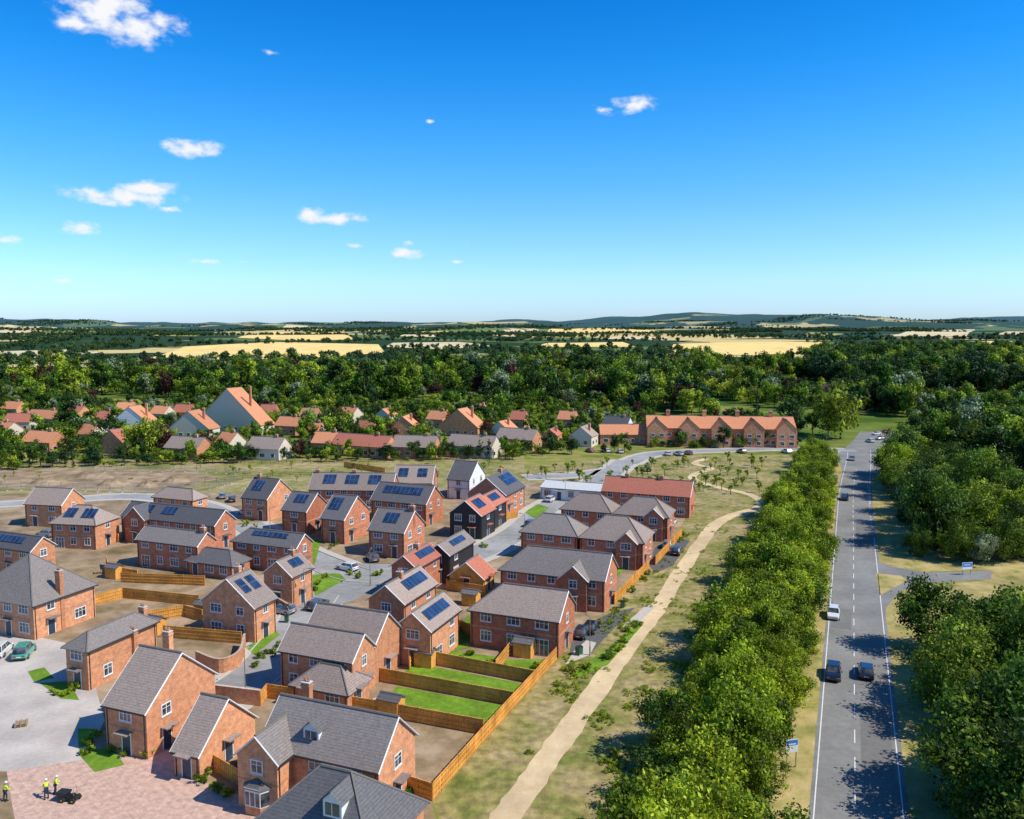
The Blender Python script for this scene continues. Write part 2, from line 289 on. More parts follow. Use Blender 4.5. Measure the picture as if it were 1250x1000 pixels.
# near ground sheets
sheet('meadow',[(560,1060),(528,978),(680,803),(800,672),(850,610),(640,588),(640,570),(800,556),(985,556),(985,600),(900,800),(800,1060)],DRY,0.004)
sheet('estate_ground',[(-350,1120),(545,1120),(528,978),(680,803),(800,690),(850,612),(640,588),(450,598),(250,600),(-300,606)],SOIL,0.008)
sheet('rough_grassland',[(-300,606),(-300,562),(60,562),(300,560),(450,560),(640,556),(640,590),(450,600),(270,602),(100,600)],SOILG,0.012)
sheet('bare_earth_strip',[(-200,590),(-200,574),(60,572),(230,574),(270,584),(200,600),(60,598)],SOIL,0.016)
road=[Vector(P(1048,1000))]; vp=Vector((math.sin(math.atan((1038-625)/1000)),math.cos(math.atan((1038-625)/1000))))
rn=Vector((vp.y,-vp.x))
rp=[road[0]+vp*t+rn*(ss(140,235,t)*1.8) for t in np.linspace(-40,235,56)]
strip('road_verge',rp,-8.5,8.5,0.012,VERGE,jit=0.6)
strip('main_road',rp,-4.0,4.1,0.020,ASPH)
mk=MB()
strip('x',rp,-3.65,-3.54,0.026,LINEM,mk); 
strip('x',rp[:30],3.55,3.66,0.026,LINEM,mk); strip('x',rp[36:],3.55,3.66,0.026,LINEM,mk)
t=-40
while t<190:
    dd=rn*(ss(140,235,t)*1.8); a=road[0]+vp*t+dd; bb=road[0]+vp*(t+3.0)+dd; strip('x',[a,bb],-0.31,-0.21,0.026,LINEM,mk); t+=6.0
t=118
while t<170:
    a=road[0]+vp*t; bb=road[0]+vp*(t+1.5); strip('x',[a,bb],3.3,3.42,0.026,LINEM,mk); t+=3
mk.obj('road_markings')
TARP=mat_noise('tar_patch',[(0.3,(0.155,0.152,0.145)),(0.7,(0.205,0.2,0.19))],1.4,.9,8)
for t0,L_,o0,o1 in ((8,16,.3,3.2),(48,9,-3.3,-.6),(95,22,.2,3.3),(-12,6,-3.2,-.5)):
    strip('road_patch',[road[0]+vp*t0,road[0]+vp*(t0+L_)],o0,o1,0.023,TARP)
sheet('side_road',[(1058,672),(1068,684),(1090,692),(1130,699),(1210,697),(1210,707),(1130,712),(1098,722),(1082,742),(1076,770),(1064,800),(1058,760)],ASPH,0.016)
sheet('traffic_island',[(1069,700),(1100,703),(1108,709),(1074,727)],VERGE,0.026)
sheet('dry_field',[(1065,690),(1070,640),(1130,620),(1240,590),(1500,560),(1500,800),(1140,800),(1085,745),(1130,716),(1210,708),(1210,696),(1130,698),(1090,690)],VERGE,0.014)
sheet('junction_road',[(1030,578),(1020,556),(1040,540),(1050,527),(1090,527),(1112,548),(1092,562),(1074,580)],ASPH,0.024)
# estate roads
r1=smooth(V2([(255,860),(318,818),(362,765),(392,722),(440,700)]))
r2=smooth(V2([(300,640),(350,668),(400,690),(450,704),(520,694),(575,678),(632,650),(662,624),(700,602),(735,585),(765,562)]))
r3=smooth(V2([(765,566),(800,554),(880,550),(960,548),(1045,550)]))
r4=smooth(V2([(640,583),(700,580),(748,574)]))
r5=smooth(V2([(285,634),(240,615),(160,606),(60,612),(-60,620)]))
for nm,r_,w,z in (('estate_road',r1,3.2,0.030),('estate_road',r2,3.4,0.034),('access_road',r3,3.2,0.03),('access_road',r4,3.0,0.026),('estate_road',r5,2.6,0.022)):
    strip(nm,r_,-w-1.8,w+1.8,z-0.008,PAVE); strip(nm,r_,-w,w,z,ASPHN)
for r_ in (r2[8:22],r2[32:58],r1[4:18]):
    for sgn in (-1,1): strip('kerb',r_,sgn*3.45,sgn*3.62,0.14,PAVE,h=0.12)
sheet('junction_road',[(372,716),(395,684),(440,688),(500,690),(560,690),(540,706),(470,712),(430,735),(392,742)],ASPHN,0.042)
sheet('car_park',[(695,800),(700,772),(745,748),(775,742),(745,772),(722,797)],ASPHD,0.03)
sheet('car_park',[(792,690),(800,668),(825,655),(842,660),(822,690),(800,700)],ASPHD,0.03)
for q in ([(690,812),(720,800),(728,785),(716,782),(700,796)],[(760,765),(790,738),(800,742),(766,772)],[(436,860),(478,845),(470,862),(440,868)]): sheet('pavement',q,PAVE,0.05)
sheet('block_paving',[(-120,768),(20,772),(80,785),(112,822),(128,880),(100,930),(10,942),(-120,940)],BLOCKG,0.02)
sheet('block_paving',[(8,942),(100,928),(150,918),(215,915),(250,955),(330,985),(370,1060),(30,1060),(16,990)],BLOCKP,0.024)
sheet('rough_grassland',[(-150,940),(10,940),(18,1000),(20,1060),(-200,1060)],SOIL,0.018)
for q in ([(95,920),(137,912),(152,934),(116,943)],[(48,834),(84,832),(97,855),(74,853)],[(34,820),(54,815),(66,828),(42,833)],[(95,890),(118,890),(112,912),(96,912)],
  [(466,868),(592,892),(623,863),(484,838)],[(480,831),(626,859),(649,837),(507,810)],[(540,793),(606,802),(597,815),(534,807)],[(618,806),(676,805),(655,831),(600,820)],
  [(378,702),(415,700),(422,708),(385,728)],[(745,790),(775,760),(783,765),(742,812),(700,830),(706,815)],[(310,800),(342,775),(335,770),(300,790)],[(750,690),(770,676),(776,684),(752,705)],[(548,668),(560,655),(580,660),(570,672)],
  [(370,690),(382,655),(392,660),(384,690)],[(560,770),(572,750),(580,765),(572,790),(556,796)],[(640,625),(655,615),(670,620),(655,635)]): sheet('lawn',q,LAWN,0.046)
strip('sand_path',smooth(V2([(560,1070),(612,1005),(650,952),(700,882),(750,812),(800,746),(842,682),(872,642),(895,629),(922,622)]),8),-1.35,1.35,0.03,SAND,jit=0.16)
strip('sand_path',smooth(V2([(905,628),(930,616),(915,604),(872,594),(846,585),(850,578),(868,572),(848,566),(862,560)]),6),-1.2,1.2,0.034,SAND,jit=0.1)
# ---------------- houses ----------------
def solve(ex,ey,xl,xr,he,phi):
    C=Vector(P(ex,ey,he)); k=(xl-625)/F; q=(H-he)*ST; c,s=math.cos(phi),math.sin(phi)
    w=(C.x-k*(C.y*CT+q))/(c+k*s*CT); k=(xr-625)/F
    d=(k*(C.y*CT+q)-C.x)/(s-k*c*CT)
    return C,w,d
def window(fr,gl,c,t,n,w,h,simple=False,sold=True):
    c=Vector(c); t=Vector(t); n=Vector(n); up=Vector((0,0,1))
    gl.obox(c+n*0.02,t,n,w,0.03,h,GLASS)
    if simple:
        for s in (-1,1): fr.obox(c+n*0.03+t*s*w/2,t,n,0.1,0.07,h+0.1,WHITE); fr.obox(c+n*0.035+up*s*h/2,t,n,w-0.1,0.07,0.1,WHITE)
        return
    for s in (-1,1): fr.obox(c+n*0.035+t*s*(w/2),t,n,0.1,0.07,h+0.1,WHITE); fr.obox(c+n*0.035+up*s*(h/2),t,n,w-0.1,0.069,0.1,WHITE)
    k=2 if w>1.3 else 1
    for i in range(1,k+1): fr.obox(c+n*0.033+t*(-w/2+w*i/(k+1)),t,n,0.07,0.05,h-0.1,WHITE)
    fr.obox(c+n*0.031+up*h*0.15,t,n,w-0.1,0.04,0.05,WHITE)
    if sold:
        fr.obox(c+n*0.012+up*(h/2+0.17),t,n,w+0.3,0.03,0.22,SOLD); fr.obox(c+n*0.05-up*(h/2+0.09),t,n,w+0.2,0.14,0.08,FASCIA)
def block(E,cx,cy,w,d,he,ridge='x',hips=(0,0),pitch=38,wall=BRICK,roof=ROOFG,panels=(),storeys=2,simple=False,door=True,fronts=(1,1,1,1),over=0.35,gmat=None,z0=0,clad=None):
    """axis-aligned block in the house's local frame, centred at (cx,cy)"""
    if ridge=='x': L,D=w,d; tr=lambda x,y,z:(cx+x,cy+y,z)
    else: L,D=d,w; tr=lambda x,y,z:(cx-y,cy+x,z)
    rise=math.tan(math.radians(pitch))*D/2; tp=math.tan(math.radians(pitch))
    wl=MB(); a,b_=L/2,D/2
    cs=[(-a,-b_),(a,-b_),(a,b_),(-a,b_)]
    for i in range(4):
        p,q=cs[i],cs[(i+1)%4]; wl.poly([tr(*p,z0),tr(*q,z0),tr(*q,he),tr(*p,he)],clad or wall)
    for e,(sx_,h_) in enumerate(((-1,hips[0]),(1,hips[1]))):
        if not h_:
            pts=[tr(sx_*a,-b_,he),tr(sx_*a,b_,he),tr(sx_*a,0,he+rise-0.05)]
            if sx_<0: pts=[pts[1],pts[0],pts[2]]
            wl.poly(pts,gmat or clad or wall)
    wl.obj('walls',E)
    o=over; ze=he-o*tp+0.08; zr=he+rise+0.08; vo_=0.18
    xL=-a-(o if hips[0] else vo_); xR=a+(o if hips[1] else vo_)
    hl=min(b_*hips[0],a*0.98) if hips[0] else 0; hr=min(b_*hips[1],a*0.98) if hips[1] else 0
    A=tr(xL,-b_-o,ze);B=tr(xR,-b_-o,ze);C=tr(xR,b_+o,ze);D_=tr(xL,b_+o,ze)
    rl=tr((-a+hl) if hips[0] else xL,0,zr); rr=tr((a-hr) if hips[1] else xR,0,zr)
    me=bpy.data.meshes.new('roof'); vs=[A,B,C,D_,rl,rr]; fs=[(0,1,5,4),(2,3,4,5)]
    if hips[0]: fs.append((3,0,4))
    if hips[1]: fs.append((1,2,5))
    me.from_pydata(vs,[],fs); me.materials.append(roof); ro=bpy.data.objects.new('roof',me); S.collection.objects.link(ro); ro.parent=E
    sm=ro.modifiers.new('s','SOLIDIFY'); sm.thickness=0.13; sm.offset=-1
    rg=MB(); rg.tube(rl,rr,0.13,0.13,RIDGE,6)
    if hips[0]: rg.tube(A,rl,0.1,0.1,RIDGE,6); rg.tube(D_,rl,0.1,0.1,RIDGE,6)
    if hips[1]: rg.tube(B,rr,0.1,0.1,RIDGE,6); rg.tube(C,rr,0.1,0.1,RIDGE,6)
    if not simple:
        for s in (-1,1):   # gutters
            rg.tube(tr(xL,s*(b_+o+0.05),ze-0.1),tr(xR,s*(b_+o+0.05),ze-0.1),0.07,0.07,DARK,6)
        if not hips[1]:
            for s in (-1,1): rg.tube(tr(xR+0.02,s*(b_+o),ze-0.08),tr(xR+0.02,0,zr-0.08),0.08,0.08,WHITE,4)
        if not hips[0]:
            for s in (-1,1): rg.tube(tr(xL-0.02,s*(b_+o),ze-0.08),tr(xL-0.02,0,zr-0.08),0.08,0.08,WHITE,4)
        for p in ((a-0.25,-b_-0.06),(-a+0.25,-b_-0.06)): rg.tube(tr(*p,0),tr(*p,he-0.1),0.05,0.05,DARK,6)
    rg.obj('ridge_tiles_and_gutters',E)
    if panels:
        pb=MB(); sl=math.hypot(b_,rise); ux=Vector(tr(1,0,0))-Vector(tr(0,0,0)); uv=Vector(tr(0,b_/sl,rise/sl))-Vector(tr(0,0,0)); un=ux.cross(uv)
        base=Vector(tr(0,-b_,he))
        for u0,u1,v0,v1 in panels:
            nx=max(1,round((u1-u0)*L/1.05)); ny=max(1,round((v1-v0)*sl/1.65)); pw,ph=(u1-u0)*L/nx,(v1-v0)*sl/ny
            for i in range(nx):
                for j in range(ny):
                    c=base+ux*((u0-0.5)*L+(i+.5)*pw)+uv*(v0*sl+(j+.5)*ph)+un*0.2
                    pb.obox(c,ux,uv,pw-0.03,ph-0.03,0.05,PFRAME,un); pb.obox(c+un*0.028,ux,uv,pw-0.1,ph-0.1,0.01,PANEL,un)
        pb.obj('solar_panels',E)
    fr=MB(); gl=MB(); faces=[((0,-1),w,(cx,cy-d/2)),((1,0),d,(cx+w/2,cy)),((0,1),w,(cx,cy+d/2)),((-1,0),d,(cx-w/2,cy))]
    for fi,(nn,Lf,c0) in enumerate(faces):
        if not fronts[fi]: continue
        n3=Vector((*nn,0)); t3=Vector((-nn[1],nn[0],0)); nc=max(1,int((Lf-0.8)/(2.9 if fi%2==0 else 3.6)))
        dc=random.randrange(nc) if door and fi in (0,1) else -1
        wws=[random.choice((1.2,1.5,1.8)) for _ in range(nc)]
        for st in range(storeys):
            hh=1.35 if st==0 else 1.15; zc=z0+1.55+st*2.55
            if zc+hh/2>he-0.05: continue
            for i in range(nc):
                off=(i+.5-nc/2)*(Lf-0.6)/nc
                c=Vector((*c0,zc))+t3*off; ww=wws[i] if not (fi%2 and st) else random.choice((0.9,1.2))
                if st==0 and i==dc:
                    if simple: continue
                    cc=Vector((*c0,z0+1.08))+t3*off
                    if Lf>8 and random.random()<0.5: # french doors
                        window(fr,gl,cc,t3,n3,1.8,2.1,False,True)
                    else:
                        fr.obox(cc+n3*0.03,t3,n3,1.0,0.06,2.1,DOORM); fr.obox(cc+n3*0.025+Vector((0,0,1.1)),t3,n3,1.2,0.06,0.12,WHITE)
                        for s in (-1,1): fr.obox(cc+n3*0.025+t3*s*0.56,t3,n3,0.1,0.06,2.1,WHITE)
                        fr.obox(cc+n3*0.45+Vector((0,0,1.35)),t3,n3,1.7,0.9,0.12,roof)
                    continue
                if fi%2==1 and random.random()<0.35: continue
                window(fr,gl,c,t3,n3,ww,hh,simple)
    if fr.f: fr.obj('window_frames',E)
    if gl.f: gl.obj('window_glass',E)
    if not simple and storeys==2 and clad is None:
        bd=MB()
        for nn,Lf,c0 in faces:
            n3=Vector((*nn,0)); t3=Vector((-nn[1],nn[0],0)); bd.obox(Vector((*c0,2.72))+n3*0.0,t3,n3,Lf+(0.05 if nn[0]==0 else -0.02),0.05,0.16,SOLD)
        bd.obj('brick_band',E)
    return rise
def chimney(E,x,y,zb,zt,wall=BRICK,w=0.9,d=0.6):
    b=MB(); b.box(x-w/2,y-d/2,zb,x+w/2,y+d/2,zt,wall); b.box(x-w/2-.06,y-d/2-.06,zt-0.35,x+w/2+.06,y+d/2+.06,zt-0.2,SOLD); b.box(x-w/2-.04,y-d/2-.04,zt,x+w/2+.04,y+d/2+.04,zt+.08,FASCIA)
    for s in (-.22,.22): b.tube((x+s*w,y,zt+.08),(x+s*w,y,zt+.5),.13,.1,ROOFO,8)
    b.obj('chimney',E)
HC=[]
def house(ex,ey,xl,xr,he=5.0,ridge='x',hips=(0,0),pitch=38,wall=BRICK,roof=ROOFG,panels=(),chim=None,phi=PHI,name='brick_house',storeys=2,simple=False,dmin=4.5,dmax=15,wing=None,**kw):
    C,w,d=solve(ex,ey,xl,xr,he,phi); d=max(dmin,min(dmax,d)); w=max(3,w)
    e1=Vector((math.cos(phi),-math.sin(phi))); e2=Vector((math.sin(phi),math.cos(phi)))
    c=C-e1*w/2+e2*d/2; E=empty(name,(c.x,c.y,0),-phi); HC.append((c,w,d))
    rise=block(E,0,0,w,d,he,ridge,hips,pitch,wall,roof,panels,storeys,simple,**kw)
    if chim:
        for cc in (chim if isinstance(chim,list) else [chim]):
            chimney(E,cc[0]*w/2,cc[1]*d/2,cc[3] if len(cc)>3 else he,he+rise+cc[2],wall if wall in (BRICK,BRICKR) else BRICK)
    if wing:
        u,ww,pr,h2=wing
        block(E,u*w/2,-d/2-pr/2+ (d*0.25),ww,pr+d*0.5,h2,'y',(0,0),42,wall,roof,(),storeys,simple,fronts=(1,0,0,0))
    return E,w,d,rise
# right-hand column
house(682,757,574,700,ridge='x',hips=(1,0),wall=BRICKR,roof=ROOFB,dmin=7)
house(738,708,611,751,ridge='x',hips=(.9,0),wall=BRICKR,roof=ROOFG,wing=(.45,4.2,1.0,5.0),dmin=7.5)
house(785,662,708,797,ridge='x',hips=(.9,.9),wall=BRICKR,roof=ROOFB,dmin=7,wing=(.5,3.6,.8,5.0))
house(704,654,636,714,ridge='x',hips=(.9,.9),wall=BRICKR,roof=ROOFG,dmin=7)
house(815,631,750,823,ridge='x',hips=(.9,.9),wall=BRICKR,roof=ROOFB,dmin=7,wing=(.5,3.6,.8,5.0))
house(745,625,685,754,ridge='x',hips=(.9,.9),wall=BRICKR,roof=ROOFB,dmin=7)
house(842,606,735,848,ridge='x',hips=(0,0),wall=BRICKR,roof=ROOFR,chim=[(-.5,0,.8),(.3,0,.8)],dmin=7)
house(735,600,660,742,he=3,ridge='x',pitch=12,wall=WHITE,roof=FASCIA,storeys=1,name='flat_roofed_hall',dmin=9)
# centre
house(430,806,342,457,ridge='x',hips=(0,0),pitch=42,roof=ROOFB,dmin=4.8)
house(457,786,372,488,ridge='x',hips=(0,0),pitch=42,roof=ROOFB,dmin=5)
house(424,846,357,430,he=2.5,ridge='x',hips=(1,1),roof=ROOFB,storeys=1,name='brick_garage',dmin=4.5)
house(525,769,483,560,ridge='y',roof=ROOFB,panels=((.15,.85,.3,.8),))
house(493,736,450,532,ridge='y',roof=ROOFB,panels=((.3,.9,.3,.8),),chim=(0,-.2,.8))
house(590,706,549,602,he=2.5,ridge='y',roof=ROOFR,wall=WOOD,storeys=1,name='timber_car_barn')
house(548,677,522,578,ridge='y',roof=ROOFB,panels=((.3,.8,.3,.8),),clad=DARK,name='black_clad_house')
house(508,693,478,538,ridge='y',roof=ROOFR,panels=((.3,.9,.3,.8),),wall=BRICKR,chim=(0,0,.8))
house(587,629,549,604,ridge='y',roof=ROOFR,panels=((.2,.7,.3,.85),),clad=DARK,name='black_clad_house')
house(602,618,575,618,ridge='y',roof=ROOFR,panels=((.2,.8,.3,.85),),clad=DARK,name='black_clad_house')
house(617,604,572,640,ridge='y',roof=ROOFD,panels=((.4,.9,.3,.85),),wall=BRICKR,chim=(0,.3,.8))
house(573,586,546,592,ridge='x',roof=ROOFD,wall=WHITE,name='white_rendered_house')
house(478,598,377,486,ridge='x',roof=ROOFB,panels=((.15,.3,.3,.85),(.42,.58,.3,.85),(.7,.85,.3,.85)),wall=BRICKR,phi=math.radians(4),dmin=8,chim=[(-.9,0,.7),(0,0,.7)])
house(527,589,480,534,ridge='x',roof=ROOFB,panels=((.1,.35,.3,.8),(.6,.85,.3,.8)),wall=BRICKR,phi=math.radians(4),dmin=8)
house(520,615,453,534,ridge='x',roof=ROOFD,panels=((.15,.85,.4,.8),),wall=BRICKR,dmin=8)
house(493,650,450,518,ridge='x',roof=ROOFG,panels=((.3,.7,.35,.8),),wall=BRICKR,chim=(.9,0,.9))
house(420,634,392,451,ridge='x',roof=ROOFD,panels=((.1,.6,.35,.85),),wall=BRICKR)
house(374,624,344,400,ridge='x',roof=ROOFD,wall=BRICKR,panels=((.3,.8,.4,.85),))
house(326,609,295,357,ridge='x',roof=ROOFD,panels=((.2,.6,.35,.85),),chim=(-.6,0,.8))
house(362,668,284,374,he=4.8,ridge='x',roof=ROOFD,panels=((.25,.8,.5,.85),),wall=BRICKR,hips=(.9,0))
house(356,703,322,381,ridge='y',roof=ROOFB,panels=((.3,.8,.3,.8),),chim=(0,.4,.8))
house(310,741,247,336,ridge='y',roof=ROOFB,panels=((.12,.4,.4,.85),(.55,.85,.4,.85)),chim=(-.1,.2,.9))
house(262,641,148,287,ridge='x',roof=ROOFD,panels=((.1,.3,.35,.85),(.4,.55,.35,.85)),wall=BRICKR,wing=(-.6,5,1.2,5))
house(241,666,167,247,he=5,ridge='x',roof=ROOFG,wall=BRICKR,hips=(0,0),chim=(.9,0,.8))
house(283,690,228,292,he=2.6,ridge='x',roof=ROOFD,storeys=1,name='brick_garage',hips=(1,1))
house(116,640,62,144,ridge='x',roof=ROOFB,panels=((.2,.45,.3,.8),(.6,.9,.3,.8)),phi=math.radians(10),hips=(.9,.9),dmin=7)
house(75,616,30,99,ridge='x',roof=ROOFB,dmin=7,phi=math.radians(10))
house(235,610,187,252,ridge='x',roof=ROOFB,hips=(.9,.9))
house(38,672,-35,52,ridge='x',roof=ROOFD,panels=((.3,.8,.35,.8),))
house(40,738,-40,115,ridge='y',hips=(1,1),roof=ROOFG,chim=(.95,-.1,-1.6,0),dmax=15)
house(106,793,80,190,ridge='y',hips=(1,1),roof=ROOFG,chim=[(.98,.3,-1.4,0),(.1,.9,.4)])
house(178,868,128,262,ridge='x',hips=(0,0),pitch=40,roof=ROOFB,chim=(-.5,.5,.9))
house(243,920,217,311,he=2.7,ridge='x',pitch=42,roof=ROOFB,storeys=1,name='brick_garage')
E,w,d,rs=house(462,938,318,497,ridge='x',pitch=43,roof=ROOFG,chim=(-.85,.8,.3),dmin=6.5,wing=(-.78,4.2,2.2,5.0))
by=MB(); bx=-.78*w/2
yb=-d/2-2.2/2+d*.25-(2.2+d*.5)/2
prof=[(-1.3,0),(-.8,-.75),(.8,-.75),(1.3,0)]
for z0,z1,mt in ((0,.8,BRICK),(.8,2.2,WHITE),(2.2,2.4,WHITE)):
    for i in range(3):
        a,b_=prof[i],prof[i+1]; by.poly([(bx+a[0],yb+a[1],z0),(bx+b_[0],yb+b_[1],z0),(bx+b_[0],yb+b_[1],z1),(bx+a[0],yb+a[1],z1)],mt)
        if mt==WHITE and z1==2.2:
            A_=Vector((*a,0));B_=Vector((*b_,0)); t3=(B_-A_).normalized(); n3=Vector((t3.y,-t3.x,0)); Lf=(B_-A_).length
            k=3 if i==1 else 1
            for q in range(k): by.obox(Vector((bx,yb,1.5))+A_+t3*(q+.5)*Lf/k+n3*.01,t3,n3,Lf/k-.14,.03,1.2,GLASS)
for i in range(3):
    a,b_=prof[i],prof[i+1]; by.poly([(bx+a[0]*1.12,yb+a[1]*1.15,2.4),(bx+b_[0]*1.12,yb+b_[1]*1.15,2.4),(bx,yb,3.1)],ROOFD)
by.obj('bay_window',E)
def dormer(E,dx,dy,dz):
    dm=MB()
    dm.box(dx-.8,dy-.5,dz-.3,dx+.8,dy+2.2,dz+1.1,WHITE); dm.box(dx-.6,dy-.53,dz,dx+.6,dy-.501,dz+.95,GLASS); dm.box(dx-.03,dy-.56,dz,dx+.03,dy-.531,dz+.95,WHITE)
    for s in (-1,1): dm.poly([(dx,dy-.75,dz+1.95),(dx+s*1.05,dy-.75,dz+1.05),(dx+s*1.05,dy+2.4,dz+1.05),(dx,dy+2.4,dz+1.95)],ROOFD)
    dm.poly([(dx-.8,dy-.5,dz+1.1),(dx+.8,dy-.5,dz+1.1),(dx,dy-.5,dz+1.85)],WHITE); dm.obj('dormer_window',E)
dormer(E,-.1*w,-d*.5+1.3,5.6)
E,w,d,rs=house(452,1052,300,475,ridge='x',hips=(1,1),pitch=42,roof=ROOFD,dmin=8)
dormer(E,w*.12,-d*.5+2.0,6.6)
# village and hotel
def vil(ex,ey,xl,xr,roof=ROOFO,wall=CREAM,he=3.9,phi=0.3,name='village_house',**k):
    house(ex,ey,xl,xr,he=he,roof=roof,wall=wall,phi=phi,name=name,simple=True,dmin=8,dmax=12,door=False,**k)
E,w,d,rs=house(972,524,790,980,he=6.6,ridge='x',roof=ROOFO,wall=BRICK,phi=math.radians(6),storeys=3,simple=True,dmin=12,dmax=14,name='brick_hotel',door=False,pitch=32)
for u in (-.9,-.45,.0,.45,.9): block(E,u*w/2*.96,-d*.25-1,7,d*.5+2,6.8,'y',(0,0),42,BRICK,ROOFO,(),3,True,door=False,fronts=(1,1,0,1))
for u in (-.7,-.2,.25,.7): chimney(E,u*w/2,0,6,12.3,BRICK,1.4,.9)
NV=len(HC)
for a in [(790,530,733,796,ROOFO,BRICK),(722,533,695,728,ROOFB,CREAM),(318,519,240,325,ROOFO,CREAM),(255,524,205,262,ROOFO,CREAM),(188,522,128,193,ROOFO,WHITE),(66,511,30,72,ROOFO,CREAM),(36,515,3,42,ROOFR,CREAM),
  (530,546,478,537,ROOFB,BRICK),(600,546,545,607,ROOFB,CREAM),(470,546,405,476,ROOFR,BRICK),(583,522,535,588,ROOFO,BRICK),(505,520,478,510,ROOFO,BRICK),(290,463,255,300,ROOFR,BRICKR),(210,465,165,215,ROOFR,BRICKR),(650,537,605,655,ROOFB,BRICK),(765,520,735,770,ROOFD,WHITE),(240,548,200,246,ROOFB,BRICK),(360,520,335,365,ROOFO,BRICK),(390,528,372,395,ROOFO,CREAM),(160,500,140,165,ROOFO,BRICK),(230,503,210,236,ROOFR,BRICK),
  (110,530,88,115,ROOFO,CREAM),(455,525,436,460,ROOFR,BRICK),(540,512,520,545,ROOFO,BRICK),(340,548,300,346,ROOFB,CREAM),(700,512,680,705,ROOFO,BRICK),(290,500,262,295,ROOFO,BRICK),(430,507,412,434,ROOFO,CREAM),(640,512,622,645,ROOFR,BRICK),(95,505,78,100,ROOFR,BRICK),(1025,478,1000,1030,ROOFR,BRICKR),
  (150,541,120,156,ROOFR,BRICK),(60,540,25,66,ROOFO,BRICK),(5,527,-30,12,ROOFO,CREAM),(410,541,380,416,ROOFO,BRICK),(620,525,598,626,ROOFO,CREAM),(680,532,662,685,ROOFR,BRICK),(280,541,262,288,ROOFO,CREAM),(200,505,182,206,ROOFO,CREAM),(335,503,316,340,ROOFR,BRICK),(385,508,365,390,ROOFO,BRICK),(475,507,458,480,ROOFO,CREAM),(130,512,112,134,ROOFR,CREAM),(20,499,0,26,ROOFO,BRICK),(590,504,570,594,ROOFO,BRICK)]:
    vil(*a[:4],roof=a[4],wall=a[5],ridge=random.choice(('x','x','x','y')),pitch=38,chim=(.5,0,.8),phi=random.uniform(0,.5))
VH=HC[NV-1:]
# ---------------- fences ----------------
def fence(pxs,h=1.65,name='timber_fence'):
    pts=V2(pxs); b=MB()
    for i in range(len(pts)-1):
        a,c=pts[i],pts[i+1]; L=(c-a).length; t=((c-a)/L); n=Vector((t.y,-t.x)); k=max(1,round(L/1.9)); pw=L/k
        for j in range(k+1):
            p=a+t*pw*j; b.obox((p.x,p.y,h/2+.05),(*t,0),(*n,0),.11,.11,h+.1,WOOD)
        nb=max(3,int(pw/0.16))
        for j in range(k):
            for q in range(nb):
                p=a+t*(pw*j+.06+(pw-.12)*(q+.5)/nb)+n*(.02 if q%2 else -.02); b.obox((p.x,p.y,h/2+random.uniform(-.01,.01)),(*t,0),(*n,0),(pw-.12)/nb+.01,.022,h-.05,WOOD)
        for zz in (.35,h*.5,h-.3):
            for s in (-1,1):
                p=(a+c)/2+n*s*.055; b.obox((p.x,p.y,zz),(*t,0),(*n,0),L-.12,.045,.09,WOOD)
        p=(a+c)/2; b.obox((p.x,p.y,h+.02),(*t,0),(*n,0),L,.09,.04,WOOD)
    b.obj(name)
for q in ([(492,966),(528,978),(604,890),(679,806)],[(590,897),(455,872),(326,852)],[(626,862),(455,830)],[(652,835),(504,806)],[(622,800),(605,822)],[(326,852),(318,862)],
  [(112,740),(150,730),(243,740)],[(168,762),(225,752),(247,758)],[(200,778),(295,786)],[(148,711),(250,715)],[(505,802),(500,818)],[(130,690),(133,702),(168,708)],[(560,765),(553,790)],
  [(545,720),(592,728)],[(750,738),(792,695)],[(560,700),(545,712)],[(800,690),(832,655)],[(255,938),(300,965)],[(420,570),(470,578)],[(590,640),(632,632)],[(560,770),(575,778)],[(300,680),(320,690)],[(110,655),(145,662)],[(400,660),(392,640)]): fence(q)
def rail(pxs):
    pts=smooth(V2(pxs),4); b=MB()
    for i in range(len(pts)-1):
        a,c=pts[i],pts[i+1]; L=(c-a).length; k=max(1,round(L/2.5)); t=(c-a)/L; n=Vector((t.y,-t.x))
        for j in range(k): p=a+t*(L*j/k); b.obox((p.x,p.y,.6),(*t,0),(*n,0),.1,.1,1.2,BARK)
        for zz in (.5,1.0): p=(a+c)/2; b.obox((p.x,p.y,zz),(*t,0),(*n,0),L-.1,.04,.1,BARK)
    b.obj('post_and_rail_fence')
rail([(-100,571),(60,569),(200,566),(330,566),(450,565),(600,562)]); rail([(250,590),(330,583),(420,580)])
def hoarding(pxs): # mesh site fencing panels
    pts=V2(pxs); b=MB()
    for i in range(len(pts)-1):
        a,c=pts[i],pts[i+1]; L=(c-a).length; k=max(1,round(L/3.4)); t=(c-a)/L; n=Vector((t.y,-t.x)); pw=L/k
        for j in range(k):
            p=a+t*pw*(j+.5)
            for zz in (.15,1.05,1.95): b.obox((p.x,p.y,zz),(*t,0),(*n,0),pw-.1,.04,.045,METAL)
            for q in range(9): r_=a+t*(pw*j+.05+(pw-.1)*q/8); b.obox((r_.x,r_.y,1.05),(*t,0),(*n,0),.03 if 0<q<8 else .06,.03,1.85,METAL)
            b.obox((a.x+t.x*pw*j,a.y+t.y*pw*j,.08),(*t,0),(*n,0),.3,.7,.14,FASCIA)
    b.obj('construction_site_fence')
hoarding([(-60,601),(60,598),(180,603),(255,598),(290,588)]); hoarding([(100,577),(240,576),(300,580)])
for q in ([(240,812),(268,822),(292,812),(299,790)],[(262,855),(318,862)],[(340,745),(352,752)]):
    pts=smooth(V2(q),5); b=MB(); strip('x',pts,-.12,.12,1.8,BRICK,b,h=1.8); strip('x',pts,-.16,.16,1.88,SOLD,b,h=.078); b.obj('garden_wall')
